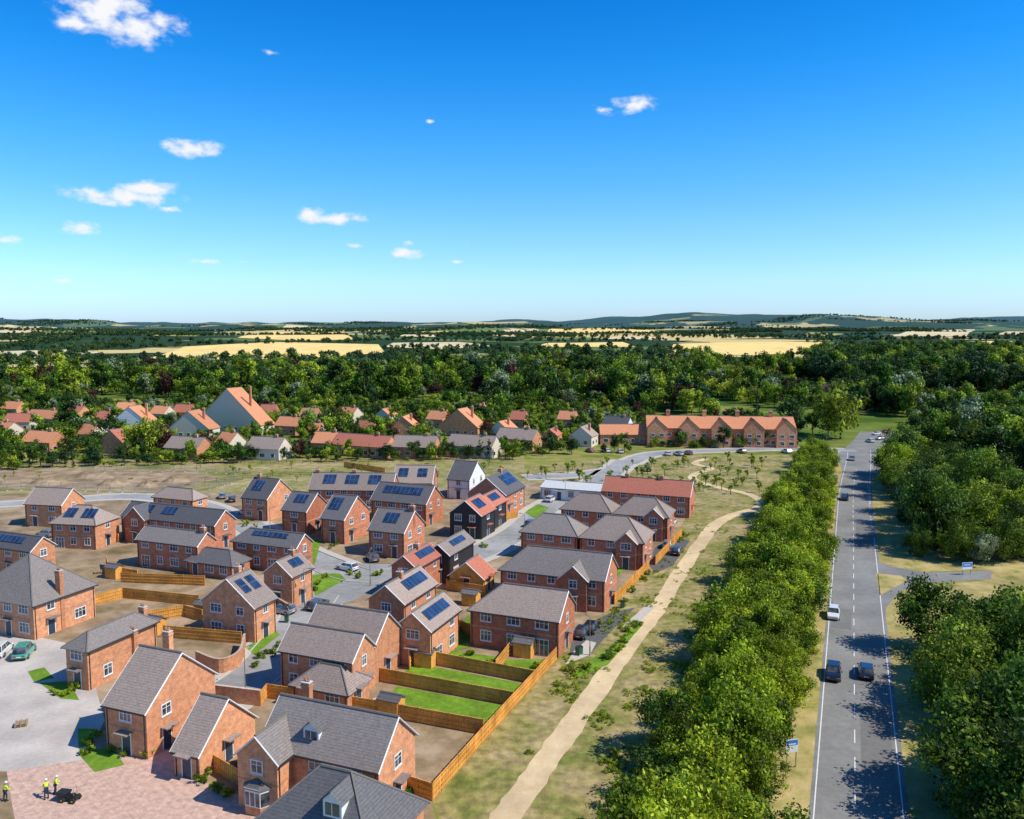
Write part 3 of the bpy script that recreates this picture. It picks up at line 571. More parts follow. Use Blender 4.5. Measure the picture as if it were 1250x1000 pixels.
# ---------------- trees ----------------
def crown(name,h,r,ncl,nl,leaf,seed,mat,trunk=0.28,zc=0.58,vr=0.42,cone=0.0,spread=.86):
    R=np.random.default_rng(seed); b=MB()
    if trunk:
        tr=max(.1,h*.022); b.tube((0,0,0),(0,0,h*.55),tr,tr*.5,BARK,7,False)
        for k in range(6):
            an=R.uniform(0,6.28); z0=h*R.uniform(.22,.45); b.tube((0,0,z0),(math.cos(an)*r*.6,math.sin(an)*r*.6,z0+h*R.uniform(.15,.3)),tr*.45,tr*.12,BARK,5,False)
    V=list(b.v); Fc=list(b.f); M=list(b.m); tint=[0.5]*len(V)
    ex,ey=R.uniform(.8,1.2),R.uniform(.8,1.2); lx,ly=R.uniform(-.25,.25,2)*r
    vs=[];tn=[]
    for c in range(ncl):
        u=R.normal(size=3); u/=np.linalg.norm(u); rad=R.uniform(.25,1)**.5*spread*R.uniform(.8,1.2)
        zz=u[2]*rad; sc=1-cone*max(0,(zz+.6)/1.4)
        cc=np.array([u[0]*r*rad*sc*ex+lx*zz,u[1]*r*rad*sc*ey+ly*zz,h*zc+zz*h*vr]); cr=r*R.uniform(.15,.42)*(1-.3*cone)
        ct=R.uniform(.02,.98); k=int(nl/ncl*(cr/(r*.31))**2)
        d=R.normal(size=(k,3)); d[:,2]+=0.25; d/=np.linalg.norm(d,axis=1)[:,None]
        lum=1+.26*np.sin(d[:,0]*7+c)+.22*np.sin(d[:,1]*9+2*c)
        p=cc+d*(cr*lum*R.uniform(.5,1.18,k))[:,None]*np.array([1,1,.85]); p[:,2]=np.maximum(p[:,2],h*.04)
        nr_=d+R.normal(size=(k,3))*.6; nr_/=np.linalg.norm(nr_,axis=1)[:,None]
        a=np.cross(nr_,R.normal(size=(k,3))); a/=np.linalg.norm(a,axis=1)[:,None]; bb=np.cross(nr_,a)
        s=(leaf*R.uniform(.5,1.3,k))[:,None]/2
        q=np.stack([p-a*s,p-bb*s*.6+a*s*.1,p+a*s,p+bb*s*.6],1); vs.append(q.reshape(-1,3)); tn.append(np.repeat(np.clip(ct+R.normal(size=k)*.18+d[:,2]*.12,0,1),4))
    vs=np.concatenate(vs); tn=np.concatenate(tn); o=len(V); nq=len(vs)//4
    me=bpy.data.meshes.new(name); allv=V+vs.tolist(); mi=b.mi(mat)
    me.from_pydata(allv,[],Fc+[(o+4*i,o+4*i+1,o+4*i+2,o+4*i+3) for i in range(nq)])
    for m_ in b.mats: me.materials.append(m_)
    me.polygons.foreach_set('material_index',M+[mi]*nq)
    at=me.attributes.new('tint','FLOAT','POINT'); at.data.foreach_set('value',np.array(tint+tn.tolist(),dtype=np.float32)); me.update()
    return me
NEAR=[crown('tree_near%d'%i,6.5,3.0,46,8500,.32,100+i,LEAFN,zc=.5,vr=.5,spread=1.0) for i in range(5)]+[crown('tree_near5',6.0,2.6,36,7500,.3,106,LEAFD,zc=.5,vr=.5,spread=1.0),crown('tree_near6',7.5,2.2,34,7000,.3,107,LEAFN,zc=.52,vr=.5,spread=.95)]
NEARD=[crown('tree_wood%d'%i,9,4.2,56,10000,.42,200+i,LEAFD,zc=.53,vr=.46,spread=.95) for i in range(5)]
NEARL=[crown('tree_light%d'%i,9,3.6,44,8500,.4,250+i,LEAFN,zc=.53,vr=.46) for i in range(2)]
NEARS=[crown('tree_silver',8,3.6,40,8000,.36,260,LEAFS,zc=.53,vr=.46)]
SHRUB=[crown('shrub%d'%i,1.2,.75,8,700,.16,300+i,LEAFN if i else LEAFD,trunk=0,zc=.5,vr=.4) for i in range(3)]
YOUNG=[crown('young%d'%i,4.0,1.1,12,1200,.22,400+i,LEAFN,zc=.65,vr=.3) for i in range(3)]
def put(name,me,x,y,s,sz=1,z=0):
    o=bpy.data.objects.new(name,me); S.collection.objects.link(o); o.location=(x,y,z); o.rotation_euler=(0,0,random.uniform(0,6.28)); o.scale=(s*random.uniform(.85,1.18),s*random.uniform(.85,1.18),s*sz); return o
t=-42
while t<200:
    sh=ss(8,26,t)*1.4
    offs=[-8.4,-10.8,-13.2,-15.4] if t<60 else ([-8.4,-11,-13.6,-16] if t<130 else [-8.6,-11,-13.6])
    wob=1.0*noise.noise(Vector((t*.09,2,0)))
    for o_ in offs:
        if random.random()<.10: continue
        p=road[0]+vp*(t+random.uniform(-1.7,1.7))+rn*(o_+random.uniform(-1,1)-.3+sh*(1 if o_>-12 else .6)+wob)
        put('hedgerow_tree',random.choice(NEAR),p.x,p.y,random.choice((random.uniform(.42,.7),random.uniform(.75,1.05),random.uniform(.85,1.2)))*(1.0 if o_<-9 else .82),random.uniform(.8,1.25))
    t+=2.7
def inpoly(p,poly):
    x,y=p; c=False; n_=len(poly); j=n_-1
    for i in range(n_):
        xi,yi=poly[i]; xj,yj=poly[j]
        if (yi>y)!=(yj>y) and x<(xj-xi)*(y-yi)/(yj-yi)+xi: c=not c
        j=i
    return c
def scat(poly,sp,clear=(),jit=.48):
    xs=[p[0] for p in poly]; ys_=[p[1] for p in poly]; out=[]; y=min(ys_); row=0
    while y<max(ys_):
        x=min(xs)+(row%2)*sp/2
        while x<max(xs):
            p=(x+random.uniform(-jit,jit)*sp,y+random.uniform(-jit,jit)*sp)
            if inpoly(p,poly) and not any(inpoly(p,c) for c in clear): out.append(p)
            x+=sp
        y+=sp*.87; row+=1
    return out
def off(t,o): p=road[0]+vp*t+rn*o; return (p.x,p.y)
wood1=[off(-45,9.6),off(20,9.4),off(30,8.8),off(43,8.8),off(50,16),off(55,30),off(58,60),off(62,90),off(-20,60)]
for p in scat(wood1,4.5): put('woodland_tree',random.choice(NEARD+NEARL[:1]),p[0],p[1],random.choice((random.uniform(.45,.75),random.uniform(.8,1.1),random.uniform(.9,1.25))),random.uniform(.8,1.2))
wood2=[off(90,8.4),off(190,8.4),off(205,20),off(150,36),off(100,32),off(90,22)]
for p in scat(wood2,5.0): 
    put('woodland_tree',random.choice(NEARD+NEARL+NEARS),p[0],p[1],random.choice((random.uniform(.45,.8),random.uniform(.8,1.35))),random.uniform(.85,1.3))
for _ in range(230):
    px=random.uniform(640,930); py=random.uniform(560,640)
    if inpoly((px,py),[(640,590),(640,578),(760,568),(960,560),(960,600),(935,612),(860,600),(850,608)]): 
        x,y=P(px,py); put('young_tree',random.choice(YOUNG),x,y,random.uniform(.5,1.0))
for _ in range(26):
    px=random.uniform(0,640); py=random.uniform(566,590); x,y=P(px,py); put('young_tree',random.choice(YOUNG),x,y,random.uniform(.4,.9))
for (px,py) in [(745,800),(752,793),(760,784),(770,772),(778,764),(715,815),(700,822),(738,806),(390,712),(398,705),(384,720),(560,812),(120,900),(110,905),(140,915),(150,922),(105,918),(165,912),(178,922),(247,955),(262,965),(280,972),(240,948),(64,846),(80,850),(90,843),(345,850),(440,705),(425,700),(655,815),(620,822),(600,812),(575,800),(760,735),(752,745),(790,700),(785,708),(770,722),(830,660),(836,652),(470,985),(485,975),(495,968),(478,995),(345,790),(335,800),(322,802),(310,812),(405,668),(412,662),(550,690),(540,668),(640,660),(650,650),(300,640),(310,645),(590,668),(460,700)]:
    for k in range(3):
        x,y=P(px+random.uniform(-4,4),py+random.uniform(-3,3)); put('garden_shrub',random.choice(SHRUB),x,y,random.uniform(.4,1.0),1)
WE=crown('weed_clump',.5,.6,6,260,.13,555,LEAFN,trunk=0,zc=.35,vr=.35)
mead=PL([(600,1040),(690,800),(850,640),(905,640),(870,780),(770,1040)]); pth=smooth(V2([(560,1070),(612,1005),(650,952),(700,882),(750,812),(800,746),(842,682),(872,642)]),5)
wp=[]
for _ in range(7000):
    px=random.uniform(540,960); py=random.uniform(620,1040); p=P(px,py)
    if inpoly(p,mead) and min((Vector(p)-q).length for q in pth)>1.6 and noise.noise(Vector((p[0]*.12,p[1]*.12,0)))>.0: wp.append(p)
def instancer(name,pts,protos,smin,smax,szmin=.85,szmax=1.15,z=None):
    col=bpy.data.collections.new(name+'_prototypes')
    for i,me_ in enumerate(protos): col.objects.link(bpy.data.objects.new('%s_kind_%02d'%(name,i),me_))
    me=bpy.data.meshes.new(name); N=len(pts); me.from_pydata([(p[0],p[1],p[2] if len(p)>2 else 0) for p in pts],[],[])
    sc=rng.uniform(smin,smax,N); sz=rng.uniform(szmin,szmax,N)
    a=me.attributes.new('sc','FLOAT_VECTOR','POINT'); a.data.foreach_set('vector',np.stack([sc*rng.uniform(.82,1.18,N),sc*rng.uniform(.82,1.18,N),sc*sz],1).astype(np.float32).ravel())
    a=me.attributes.new('rt','FLOAT_VECTOR','POINT'); r_=np.zeros((N,3),np.float32); r_[:,2]=rng.uniform(0,6.28,N); a.data.foreach_set('vector',r_.ravel())
    a=me.attributes.new('vi','INT','POINT'); a.data.foreach_set('value',rng.integers(0,len(protos),N).astype(np.int32))
    o=bpy.data.objects.new(name,me); S.collection.objects.link(o)
    ng=bpy.data.node_groups.new(name+'_gn','GeometryNodeTree'); ng.interface.new_socket('Geometry',in_out='INPUT',socket_type='NodeSocketGeometry'); ng.interface.new_socket('Geometry',in_out='OUTPUT',socket_type='NodeSocketGeometry')
    N_=ng.nodes; Lk=ng.links; gi=N_.new('NodeGroupInput'); go=N_.new('NodeGroupOutput'); ip=N_.new('GeometryNodeInstanceOnPoints'); ci=N_.new('GeometryNodeCollectionInfo')
    ci.inputs['Collection'].default_value=col; ci.inputs['Separate Children'].default_value=True; ci.inputs['Reset Children'].default_value=True
    def na(nm,ty):
        q=N_.new('GeometryNodeInputNamedAttribute'); q.data_type=ty; q.inputs['Name'].default_value=nm; return [s for s in q.outputs if s.enabled and s.name=='Attribute'][0]
    Lk.new(gi.outputs[0],ip.inputs['Points']); Lk.new(ci.outputs[0],ip.inputs['Instance']); ip.inputs['Pick Instance'].default_value=True
    Lk.new(na('vi','INT'),ip.inputs['Instance Index']); Lk.new(na('rt','FLOAT_VECTOR'),ip.inputs['Rotation']); Lk.new(na('sc','FLOAT_VECTOR'),ip.inputs['Scale'])
    Lk.new(ip.outputs[0],go.inputs[0]); md=o.modifiers.new('instances','NODES'); md.node_group=ng; return o
instancer('meadow_weeds',wp,[WE],.25,1.0)
FARM=[crown('ft0',12,5.4,30,2600,.9,500,LEAFF,zc=.56,vr=.42),crown('ft1',12,4.0,24,2200,.85,501,LEAFF,zc=.55,vr=.46),crown('ft2',10,6.0,36,2800,.9,502,LEAFF,zc=.55,vr=.38),
 crown('ft3',17,5.0,30,2800,.95,503,LEAFF,zc=.56,vr=.44),crown('ft4',13,6.6,40,3000,1.0,504,LEAFF,zc=.55,vr=.40),crown('ft5',8,4.2,22,1900,.75,505,LEAFF,zc=.5,vr=.45),
 crown('ftc',15,2.8,24,2000,.7,520,LEAFK,zc=.5,vr=.5,cone=.85),crown('ftk',13,5.5,30,2600,.95,521,LEAFK,zc=.55,vr=.44),crown('ftp',16,2.4,22,1800,.75,522,LEAFF,zc=.52,vr=.48,cone=.3)]
EXTRA=[crown('ftcopper',12,5.2,28,2400,.9,523,LEAFC,zc=.55,vr=.43),crown('ftsilver',13,5.0,28,2400,.9,524,LEAFS,zc=.55,vr=.43)]
MIX=FARM+FARM[:6]+EXTRA
FARK=[FARM[7],crown('fk1',12,5.2,22,2400,.95,530,LEAFK,zc=.55,vr=.42),crown('fk2',14,5.0,24,2400,.95,531,LEAFK,zc=.55,vr=.42),FARM[3]]
FARB=[crown('fb%d'%i,12,6,16,700,1.9,600+i,LEAFB,trunk=0,zc=.5,vr=.45) for i in range(4)]
clear=[PL(q) for q in ([(1022,585),(1036,540),(1052,526),(1092,526),(1116,560),(1098,590)],[(785,556),(785,537),(990,534),(990,556)],[(620,490),(640,482),(720,484),(700,494)],[(380,478),(395,470),(450,470),(440,480)],[(90,490),(110,482),(180,484),(150,494)])]
def near_house(p,L0=20):
    q=Vector(p)
    for c,w,d in VH:
        if abs(q.y-c.y)>70: continue
        v=q-c; dr=(-c).normalized(); al=v.dot(dr); la=abs(v.x*dr.y-v.y*dr.x)
        if v.length<max(w,d)*.5+2: return True
        if 0<al<L0 and la<w*.44: return True
    return False
vilm=PL([(-150,570),(0,566),(120,570),(200,560),(330,560),(400,558),(480,558),(620,556),(720,551),(790,546),(800,498),(600,496),(300,493),(-150,496)])
bigm=PL([(-150,500),(300,496),(600,499),(800,501),(985,530),(1030,540),(1060,520),(1110,520),(1120,497),(1060,480),(1000,470),(985,455),(800,447),(640,449),(520,451),(440,453),(330,456),(200,464),(100,467),(-150,465)])
TA=[p for p in scat(vilm,5.6,clear) if not near_house(p,24) and noise.noise(Vector((p[0]*.035,p[1]*.035,3)))>-.34]
TB=[p for p in scat(bigm,9.0,clear) if not near_house(p,45) and noise.noise(Vector((p[0]*.012,p[1]*.007,9)))>-.2]
def clump(T,thr):
    a=[p for p in T if noise.noise(Vector((p[0]*.02,p[1]*.015,21)))>thr]; b=[p for p in T if noise.noise(Vector((p[0]*.02,p[1]*.015,21)))<=thr]; return a,b
a,b_=clump(TA,.2); instancer('village_trees',a,MIX,.4,.9,.75,1.2); instancer('village_garden_trees',b_,MIX,.18,.52,.75,1.25)
a,b_=clump(TB,.05); instancer('woodland',a,MIX,.75,1.6,.75,1.25); instancer('woodland_edge',b_,MIX,.3,1.05,.75,1.25)
wr=PL([(995,470),(985,452),(1000,441),(1100,438),(1300,438),(1450,470),(1450,480),(1250,480),(1100,480)])
instancer('dark_woodland',scat(wr,10.5),FARK,1.1,1.75)
T2=scat(PL([(1095,560),(1110,545),(1110,520),(1130,503),(1260,500),(1500,505),(1500,640),(1250,590),(1240,575),(1180,565)]),7); instancer('roadside_woodland',T2,FARM[:6]+[FARM[7],EXTRA[1]],.4,1.1,.8,1.25)
hl=[]
for (a,b_,wd) in [((-80,574),(330,564),3),((330,564),(640,560),2.5),((640,556),(780,551),3),((800,546),(985,546),2),((-80,566),(640,556),4)]:
    A,B=Vector(P(*a)),Vector(P(*b_)); L=(B-A).length; k=int(L/3)
    for i in range(k): 
        q=A.lerp(B,i/k)
        if noise.noise(Vector((q.x*.06,q.y*.06,5)))>-.2: hl.append((q.x+random.uniform(-1,1),q.y+random.uniform(-wd,wd)))
instancer('boundary_hedge',hl,FARM,.16,.55,.7,1.3)
fl=[]
def line(a,b_,wd,sp,dens=1):
    A,B=Vector(PT(*a)),Vector(PT(*b_)); L=(B-A).length; k=int(L/sp)
    for i in range(k):
        if random.random()>dens: continue
        q=A.lerp(B,i/k); x=q.x+random.uniform(-sp,sp); y=q.y+random.uniform(-wd,wd); fl.append((x,y,hgt(x,y)))
line((-80,445),(175,441),25,9); line((-80,429),(230,424),60,11); line((180,441),(480,438),30,9); line((480,432),(830,436),60,8); line((480,446),(520,434),30,9)
line((640,438),(830,440),70,5); line((230,421),(460,418),60,12); line((100,447),(340,443),40,9); line((990,436),(1300,440),50,6); line((600,428),(830,428),100,8); line((470,427),(620,427),70,9); line((1010,422),(1190,425),150,8); line((1010,430),(1200,434),90,6)
line((440,416),(830,416),120,10); line((-100,418),(240,417),120,12,.8); line((990,416),(1300,415),150,9); line((-80,462),(200,461),20,9); line((300,455),(520,449),25,8)
for a,b_ in (((0,410),(290,408)),((430,413),(600,412)),((835,412),(1080,413)),((20,424),(100,412)),((660,412),(830,411)),((1190,412),(1260,410)),((60,438),(150,420)),((610,418),(655,410))): line(a,b_,80,12)
for _ in range(110):
    y0=random.uniform(2700,9000); x0=random.uniform(-.75,.75)*y0; an=random.uniform(-.5,.5); L=random.uniform(200,900); k=int(L/14)
    wd=random.choice((4,4,60,120))
    for i in range(k*(1 if wd<10 else 5)):
        u=random.random()*L; x=x0+math.cos(an)*u+random.uniform(-wd,wd); y=y0+math.sin(an)*u+random.uniform(-wd,wd); fl.append((x,y,hgt(x,y)-1))
instancer('distant_treeline',fl,FARB,.6,1.35)
# ---------------- vehicles ----------------
mt_red=mat_plain('tail_light',(0.35,0.01,0.01),.3)
def car(name,x,y,rot,paint,L=4.2,W=1.76,Hh=1.46,van=False):
    b=MB(); hw=W/2
    st=[(-L/2,.35,.78,.84),(-L/2+.12,.22,.9,.94),(-L*.28,.2,.95,1),(0,.2,.93,1),(L*.22,.2,.92,1),(L*.40,.22,.82,.96),(L/2-.08,.25,.7,.88),(L/2,.38,.6,.8)]
    if van: st=[(-L/2,.3,1.0,.96),(-L/2+.1,.22,1.05,1),(0,.2,1.05,1),(L*.3,.2,1.05,1),(L*.42,.22,.98,.97),(L/2,.35,.75,.85)]
    rs=[]
    for (yy,zb,zt,k) in st:
        i=len(b.v); b.v+=[(-hw*k*.94,yy,zb),(-hw*k,yy,zb+.22),(-hw*k*.98,yy,zt-.1),(-hw*k*.9,yy,zt),(hw*k*.9,yy,zt),(hw*k*.98,yy,zt-.1),(hw*k,yy,zb+.22),(hw*k*.94,yy,zb)]; rs.append(i)
    pi=b.mi(paint)
    for i,j in zip(rs,rs[1:]):
        for k in range(8): b.f.append((i+k,i+(k+1)%8,j+(k+1)%8,j+k)); b.m.append(pi)
    b.f.append(tuple(rs[0]+k for k in range(8))); b.m.append(pi); b.f.append(tuple(rs[-1]+k for k in reversed(range(8)))); b.m.append(pi)
    zt=.93 if not van else 1.04
    lo=[(-L*.47,zt-.02),(L*.24,zt-.02)]; up=[(-L*.38,Hh),(L*.07,Hh)]
    if van: lo=[(-L*.49,zt-.02),(L*.36,zt-.02)]; up=[(-L*.48,Hh),(L*.2,Hh)]
    a,c=hw*.9,hw*.74
    v=[(-a,lo[0][0],lo[0][1]),(a,lo[0][0],lo[0][1]),(a,lo[1][0],lo[1][1]),(-a,lo[1][0],lo[1][1]),(-c,up[0][0],up[0][1]-.06),(c,up[0][0],up[0][1]-.06),(c,up[1][0],up[1][1]-.06),(-c,up[1][0],up[1][1]-.06)]
    side=paint if van else GLASS
    for q,mt in (((0,1,5,4),side if van else GLASS),((1,2,6,5),side),((2,3,7,6),GLASS),((3,0,4,7),side)): b.poly([v[k] for k in q],mt)
    b.poly([(-c,up[0][0],up[0][1]-.06),(c,up[0][0],up[0][1]-.06),(c*.9,up[0][0]+.1,Hh),(-c*.9,up[0][0]+.1,Hh)],paint)
    b.poly([(-c*.9,up[0][0]+.1,Hh),(c*.9,up[0][0]+.1,Hh),(c*.9,up[1][0]-.1,Hh),(-c*.9,up[1][0]-.1,Hh)],paint)
    b.poly([(-c*.9,up[1][0]-.1,Hh),(c*.9,up[1][0]-.1,Hh),(c,up[1][0],Hh-.06),(-c,up[1][0],Hh-.06)],paint)
    for s in (-1,1): b.poly([(s*c,up[0][0],Hh-.06),(s*c*.9,up[0][0]+.1,Hh),(s*c*.9,up[1][0]-.1,Hh),(s*c,up[1][0],Hh-.06)],paint)
    for s in (-1,1):
        for f_ in (lo[0][0]+.05,-L*.08,lo[1][0]-.08):
            tt=(f_-lo[0][0])/(lo[1][0]-lo[0][0]); uy=up[0][0]+(up[1][0]-up[0][0])*tt; b.tube((s*a*1.005,f_,zt),(s*c*1.01,uy,Hh-.06),.035,.03,paint,5)
        b.obox((s*(hw+.08),L*.17,zt+.06),(1,0,0),(0,1,0),.16,.12,.13,paint)
        b.box(s*hw*.55-.17,-L/2-.02,.62,s*hw*.55+.17,-L/2+.05,.78,mt_red); b.box(s*hw*.6-.17,L/2-.12,.52,s*hw*.6+.15,L/2-.02,.64,WHITE)
        for yy in (-L*.31,L*.31):
            b.tube((s*(hw-.2),yy,.32),(s*(hw+.01),yy,.32),.32,.32,TYRE,16); b.tube((s*(hw+.005),yy,.32),(s*(hw+.025),yy,.32),.19,.17,METAL,10)
    b.box(-.26,-L/2-.03,.5,.26,-L/2+.04,.6,WHITE)
    b.box(-hw*.85,-L/2-.01,.28,hw*.85,-L/2+.15,.42,TYRE)
    b.obj(name,None,(x,y,0.03),rot,bevel=.03)
BLK=mat_plain('paint_black',(0.012,0.013,0.016),.2,0,1); BLU=mat_plain('paint_dark_blue',(0.015,0.03,0.06),.2,0,1); WHT=mat_plain('paint_car_white',(0.75,0.75,0.75),.25,0,1); GRY=mat_plain('paint_grey',(0.12,0.125,0.13),.25,.3,1); SIL=mat_plain('paint_silver',(0.4,0.41,0.42),.3,.5,1); TEAL=mat_plain('paint_teal',(0.06,0.34,0.24),.35,0,1); RED=mat_plain('paint_red',(0.35,0.02,0.02),.3,0,1)
ra=-math.atan2(vp.x,vp.y)
def carp(px,py,rot,paint,name='car',**k): x,y=P(px,py); car(name,x,y,rot,paint,**k)
carp(1017,826,ra+math.pi,BLK); carp(1057,824,ra,BLU); carp(1017,753,ra+math.pi,WHT,L=4.0); carp(1031,610,ra+math.pi,BLK); carp(1040,562,ra+math.pi,SIL)
for (px,py,c_) in [(1062,540,WHT),(1075,537,SIL),(1085,541,BLK),(1070,531,WHT),(1095,545,GRY),(1080,529,RED)]: carp(px,py,random.uniform(0,3),c_)
carp(711,776,ra,BLU,name='parked_car'); carp(722,770,ra,BLK,name='parked_car')
for px,py,rt,c_ in [(820,640,ra,WHT),(815,668,ra+.1,SIL),(345,748,ra+1.5,SIL),(424,696,1,WHT),(455,684,.4,GRY),(283,612,.3,BLK),(272,608,.3,SIL),(826,676,ra,BLK),(300,628,1,WHT),(648,642,ra,GRY),(672,612,ra,WHT),(388,742,ra,GRY),(160,640,1.2,WHT),(56,655,1.2,SIL),(700,606,1.2,RED),(540,690,1.4,BLK)]: carp(px,py,rt,c_,name='parked_car')
carp(30,800,.25,TEAL,name='parked_car',L=4.5,W=1.85,Hh=1.75); carp(2,798,.2,WHT,name='parked_car',L=4.4,W=1.8,Hh=1.6); carp(110,650,1.2,WHT,name='parked_van',L=4.9,W=1.9,Hh=2.0,van=True)
for (px,py,c_) in [(815,556,WHT),(828,556,SIL),(840,555,BLK),(757,553,WHT),(905,553,GRY),(960,553,WHT),(790,575,BLK),(720,552,RED),(740,552,WHT)]: carp(px,py,random.uniform(0,.5),c_,name='parked_car')
# ---------------- signs, lamps ----------------
SIGNB=mat_plain('sign_blue',(0.04,0.22,0.62),.5)
def sign(px,py,w,h,zb,mat,rot,name='road_sign',band=.3):
    x,y=P(px,py); b=MB()
    for s in (-1,1): b.tube((s*w*.38,0.05,0),(s*w*.38,0.05,zb+h),.05,.05,METAL,8)
    b.box(-w/2,-.02,zb,w/2,.02,zb+h,WHITE); b.box(-w/2+.06,-.03,zb+.06+h*band,w/2-.06,-.021,zb+h-.06,mat); b.box(-w*.3,-.036,zb+h*.6,w*.3,-.0305,zb+h*.7,WHITE)
    b.obj(name,None,(x,y,0),rot)
sign(966,938,1.3,1.3,1.6,SIGNB,.25,band=.5); sign(1017,592,2.2,1.6,1.2,GARAGE,-.2); sign(994,628,1.8,3.2,1.0,SIGNB,.2); sign(1180,702,2.0,1.2,1.0,SIGNB,.2); sign(14,572,2.2,1.6,1,mt_red,0,'site_board')
def lamp(px,py,h=6,an=0):
    x,y=P(px,py); b=MB(); b.tube((0,0,0),(0,0,1.2),.09,.09,METAL,8); b.tube((0,0,1.2),(0,0,h),.06,.04,METAL,8); b.tube((0,0,h),(.8,0,h+.12),.035,.03,METAL,6); b.obox((1.0,0,h+.13),(1,0,0),(0,1,0),.55,.22,.1,METAL); b.obj('street_lamp',None,(x,y,0),an)
for q in [(372,742,6,0),(452,716,6,1.5),(560,700,6,2),(640,665,6,2.5),(690,620,6,2),(330,655,6,0),(720,800,5,2),(300,855,6,1),(1008,560,8,0),(1092,590,8,3),(600,600,6,0)]: lamp(*q)
# ---------------- construction plant ----------------
YEL=mat_plain('plant_yellow',(0.4,0.24,0.03),.5)
def dumper(px,py,rot):
    x,y=P(px,py); b=MB()
    b.ngon_prism([(.2,.9),(.5,.5),(1.2,.5),(1.6,1.1),(1.5,1.15),(.1,1.15)],-.55,.55,DARK); b.box(-.4,-1.0,.35,.4,.3,.75,TYRE); b.box(-.25,-.6,.75,.25,-.2,.95,DARK); b.tube((-.3,-.7,.9),(-.3,-.7,1.8),.03,.03,METAL); b.tube((.3,-.7,.9),(.3,-.7,1.8),.03,.03,METAL); b.tube((-.3,-.7,1.8),(.3,-.7,1.8),.03,.03,METAL)
    for s in (-1,1):
        for yy in (-.7,.7): b.tube((s*.42,yy,.33),(s*.68,yy,.33),.33,.33,TYRE,14); b.tube((s*.685,yy,.33),(s*.70,yy,.33),.15,.15,YEL,10)
    o=b.obj('mini_dumper',None,(x,y,.02),rot,bevel=.02); o.scale=(.75,.75,.75)
dumper(86,978,1.4)
for px,py,sx_,sy_,n_ in ((140,592,5,3,'soil_heap'),(60,590,6,3,'soil_heap'),(215,588,4,2,'soil_heap'),(180,594,3,2,'soil_heap'),(110,583,7,2,'soil_heap'),(26,886,1,1,'pallet_stack'),(120,700,1,1,'pallet_stack'),(190,588,1,1,'pallet_stack'),(160,585,1,1,'pallet_stack'),(230,592,1,1,'pallet_stack')):
    x,y=P(px,py)
    if n_=='soil_heap':
        b=MB(); N=14
        def hh(a,c):
            u,v=a/N*2-1,c/N*2-1; return max(0,1-u*u-v*v)*1.5*(1+.5*noise.noise(Vector((u*3+px,v*3,0))))
        for i in range(N):
            for j in range(N): b.poly([((a/N*2-1)*sx_,(c/N*2-1)*sy_,hh(a,c)-.02) for a,c in ((i,j),(i+1,j),(i+1,j+1),(i,j+1))],SOIL)
        b.obj(n_,None,(x,y,0.01),0,smooth=True)
    else:
        b=MB()
        for k in range(3):
            for q in range(4): b.box(-.6,-.5+q*.28,k*.16,.6,-.3+q*.28,k*.16+.03,PALW)
            for q in (-.5,0,.5): b.box(q-.05,-.5,k*.16+.035,q+.05,.55,k*.16+.13,PALW)
        b.obj(n_,None,(x,y,.03),.4)
def shed(px,py):
    x,y=P(px,py); E=empty('garden_shed',(x,y,0),-PHI); block(E,0,0,2.4,1.8,1.9,'x',(0,0),25,WOOD,ROOFD,(),1,True,door=False,fronts=(0,0,0,0),over=.12)
for q in ((478,872),(520,812),(250,752),(190,772),(640,800),(280,775),(575,738),(140,705)): shed(*q)
BING=mat_plain('bin_green',(0.03,0.12,0.05),.5)
for px,py in ((705,800),(708,799),(452,868),(455,869),(562,812),(350,760),(760,742),(285,945)):
    x,y=P(px,py); b=MB(); b.ngon_prism([(-.24,.08),(-.3,1.0),(.3,1.0),(.24,.08)],-.27,.27,BING); b.ngon_prism([(-.33,1.0),(-.3,1.08),(.25,1.1),(.34,1.02)],-.3,.3,DARK)
    for s in (-.22,.22): b.tube((s-.03,.25,.1),(s+.03,.25,.1),.1,.1,TYRE,10)
    b.obj('wheelie_bin',None,(x,y,.05),random.uniform(0,3))
# ---------------- people ----------------
HIVIS=mat_plain('hi_vis',(0.62,0.75,0.05),.7); TROU=mat_plain('trousers_navy',(0.03,0.035,0.06),.9); SKIN=mat_plain('skin',(0.5,0.28,0.2),.6); HELM=mat_plain('helmet_white',(0.75,0.75,0.72),.4)
def skinned(name,pts,edges,rad,mat,parent,sub=1):
    me=bpy.data.meshes.new(name); me.from_pydata(pts,edges,[]); me.materials.append(mat); o=bpy.data.objects.new(name,me); S.collection.objects.link(o); o.parent=parent
    md=o.modifiers.new('skin','SKIN'); sv=me.skin_vertices[0].data if me.skin_vertices else None
    if sv is None:
        bm=bmesh.new(); bm.from_mesh(me); bm.verts.layers.skin.verify(); bm.to_mesh(me); bm.free(); sv=me.skin_vertices[0].data
    for i,r_ in enumerate(rad): sv[i].radius=(r_,r_)
    sv[0].use_root=True; ss_=o.modifiers.new('sub','SUBSURF'); ss_.levels=sub; ss_.render_levels=sub; return o
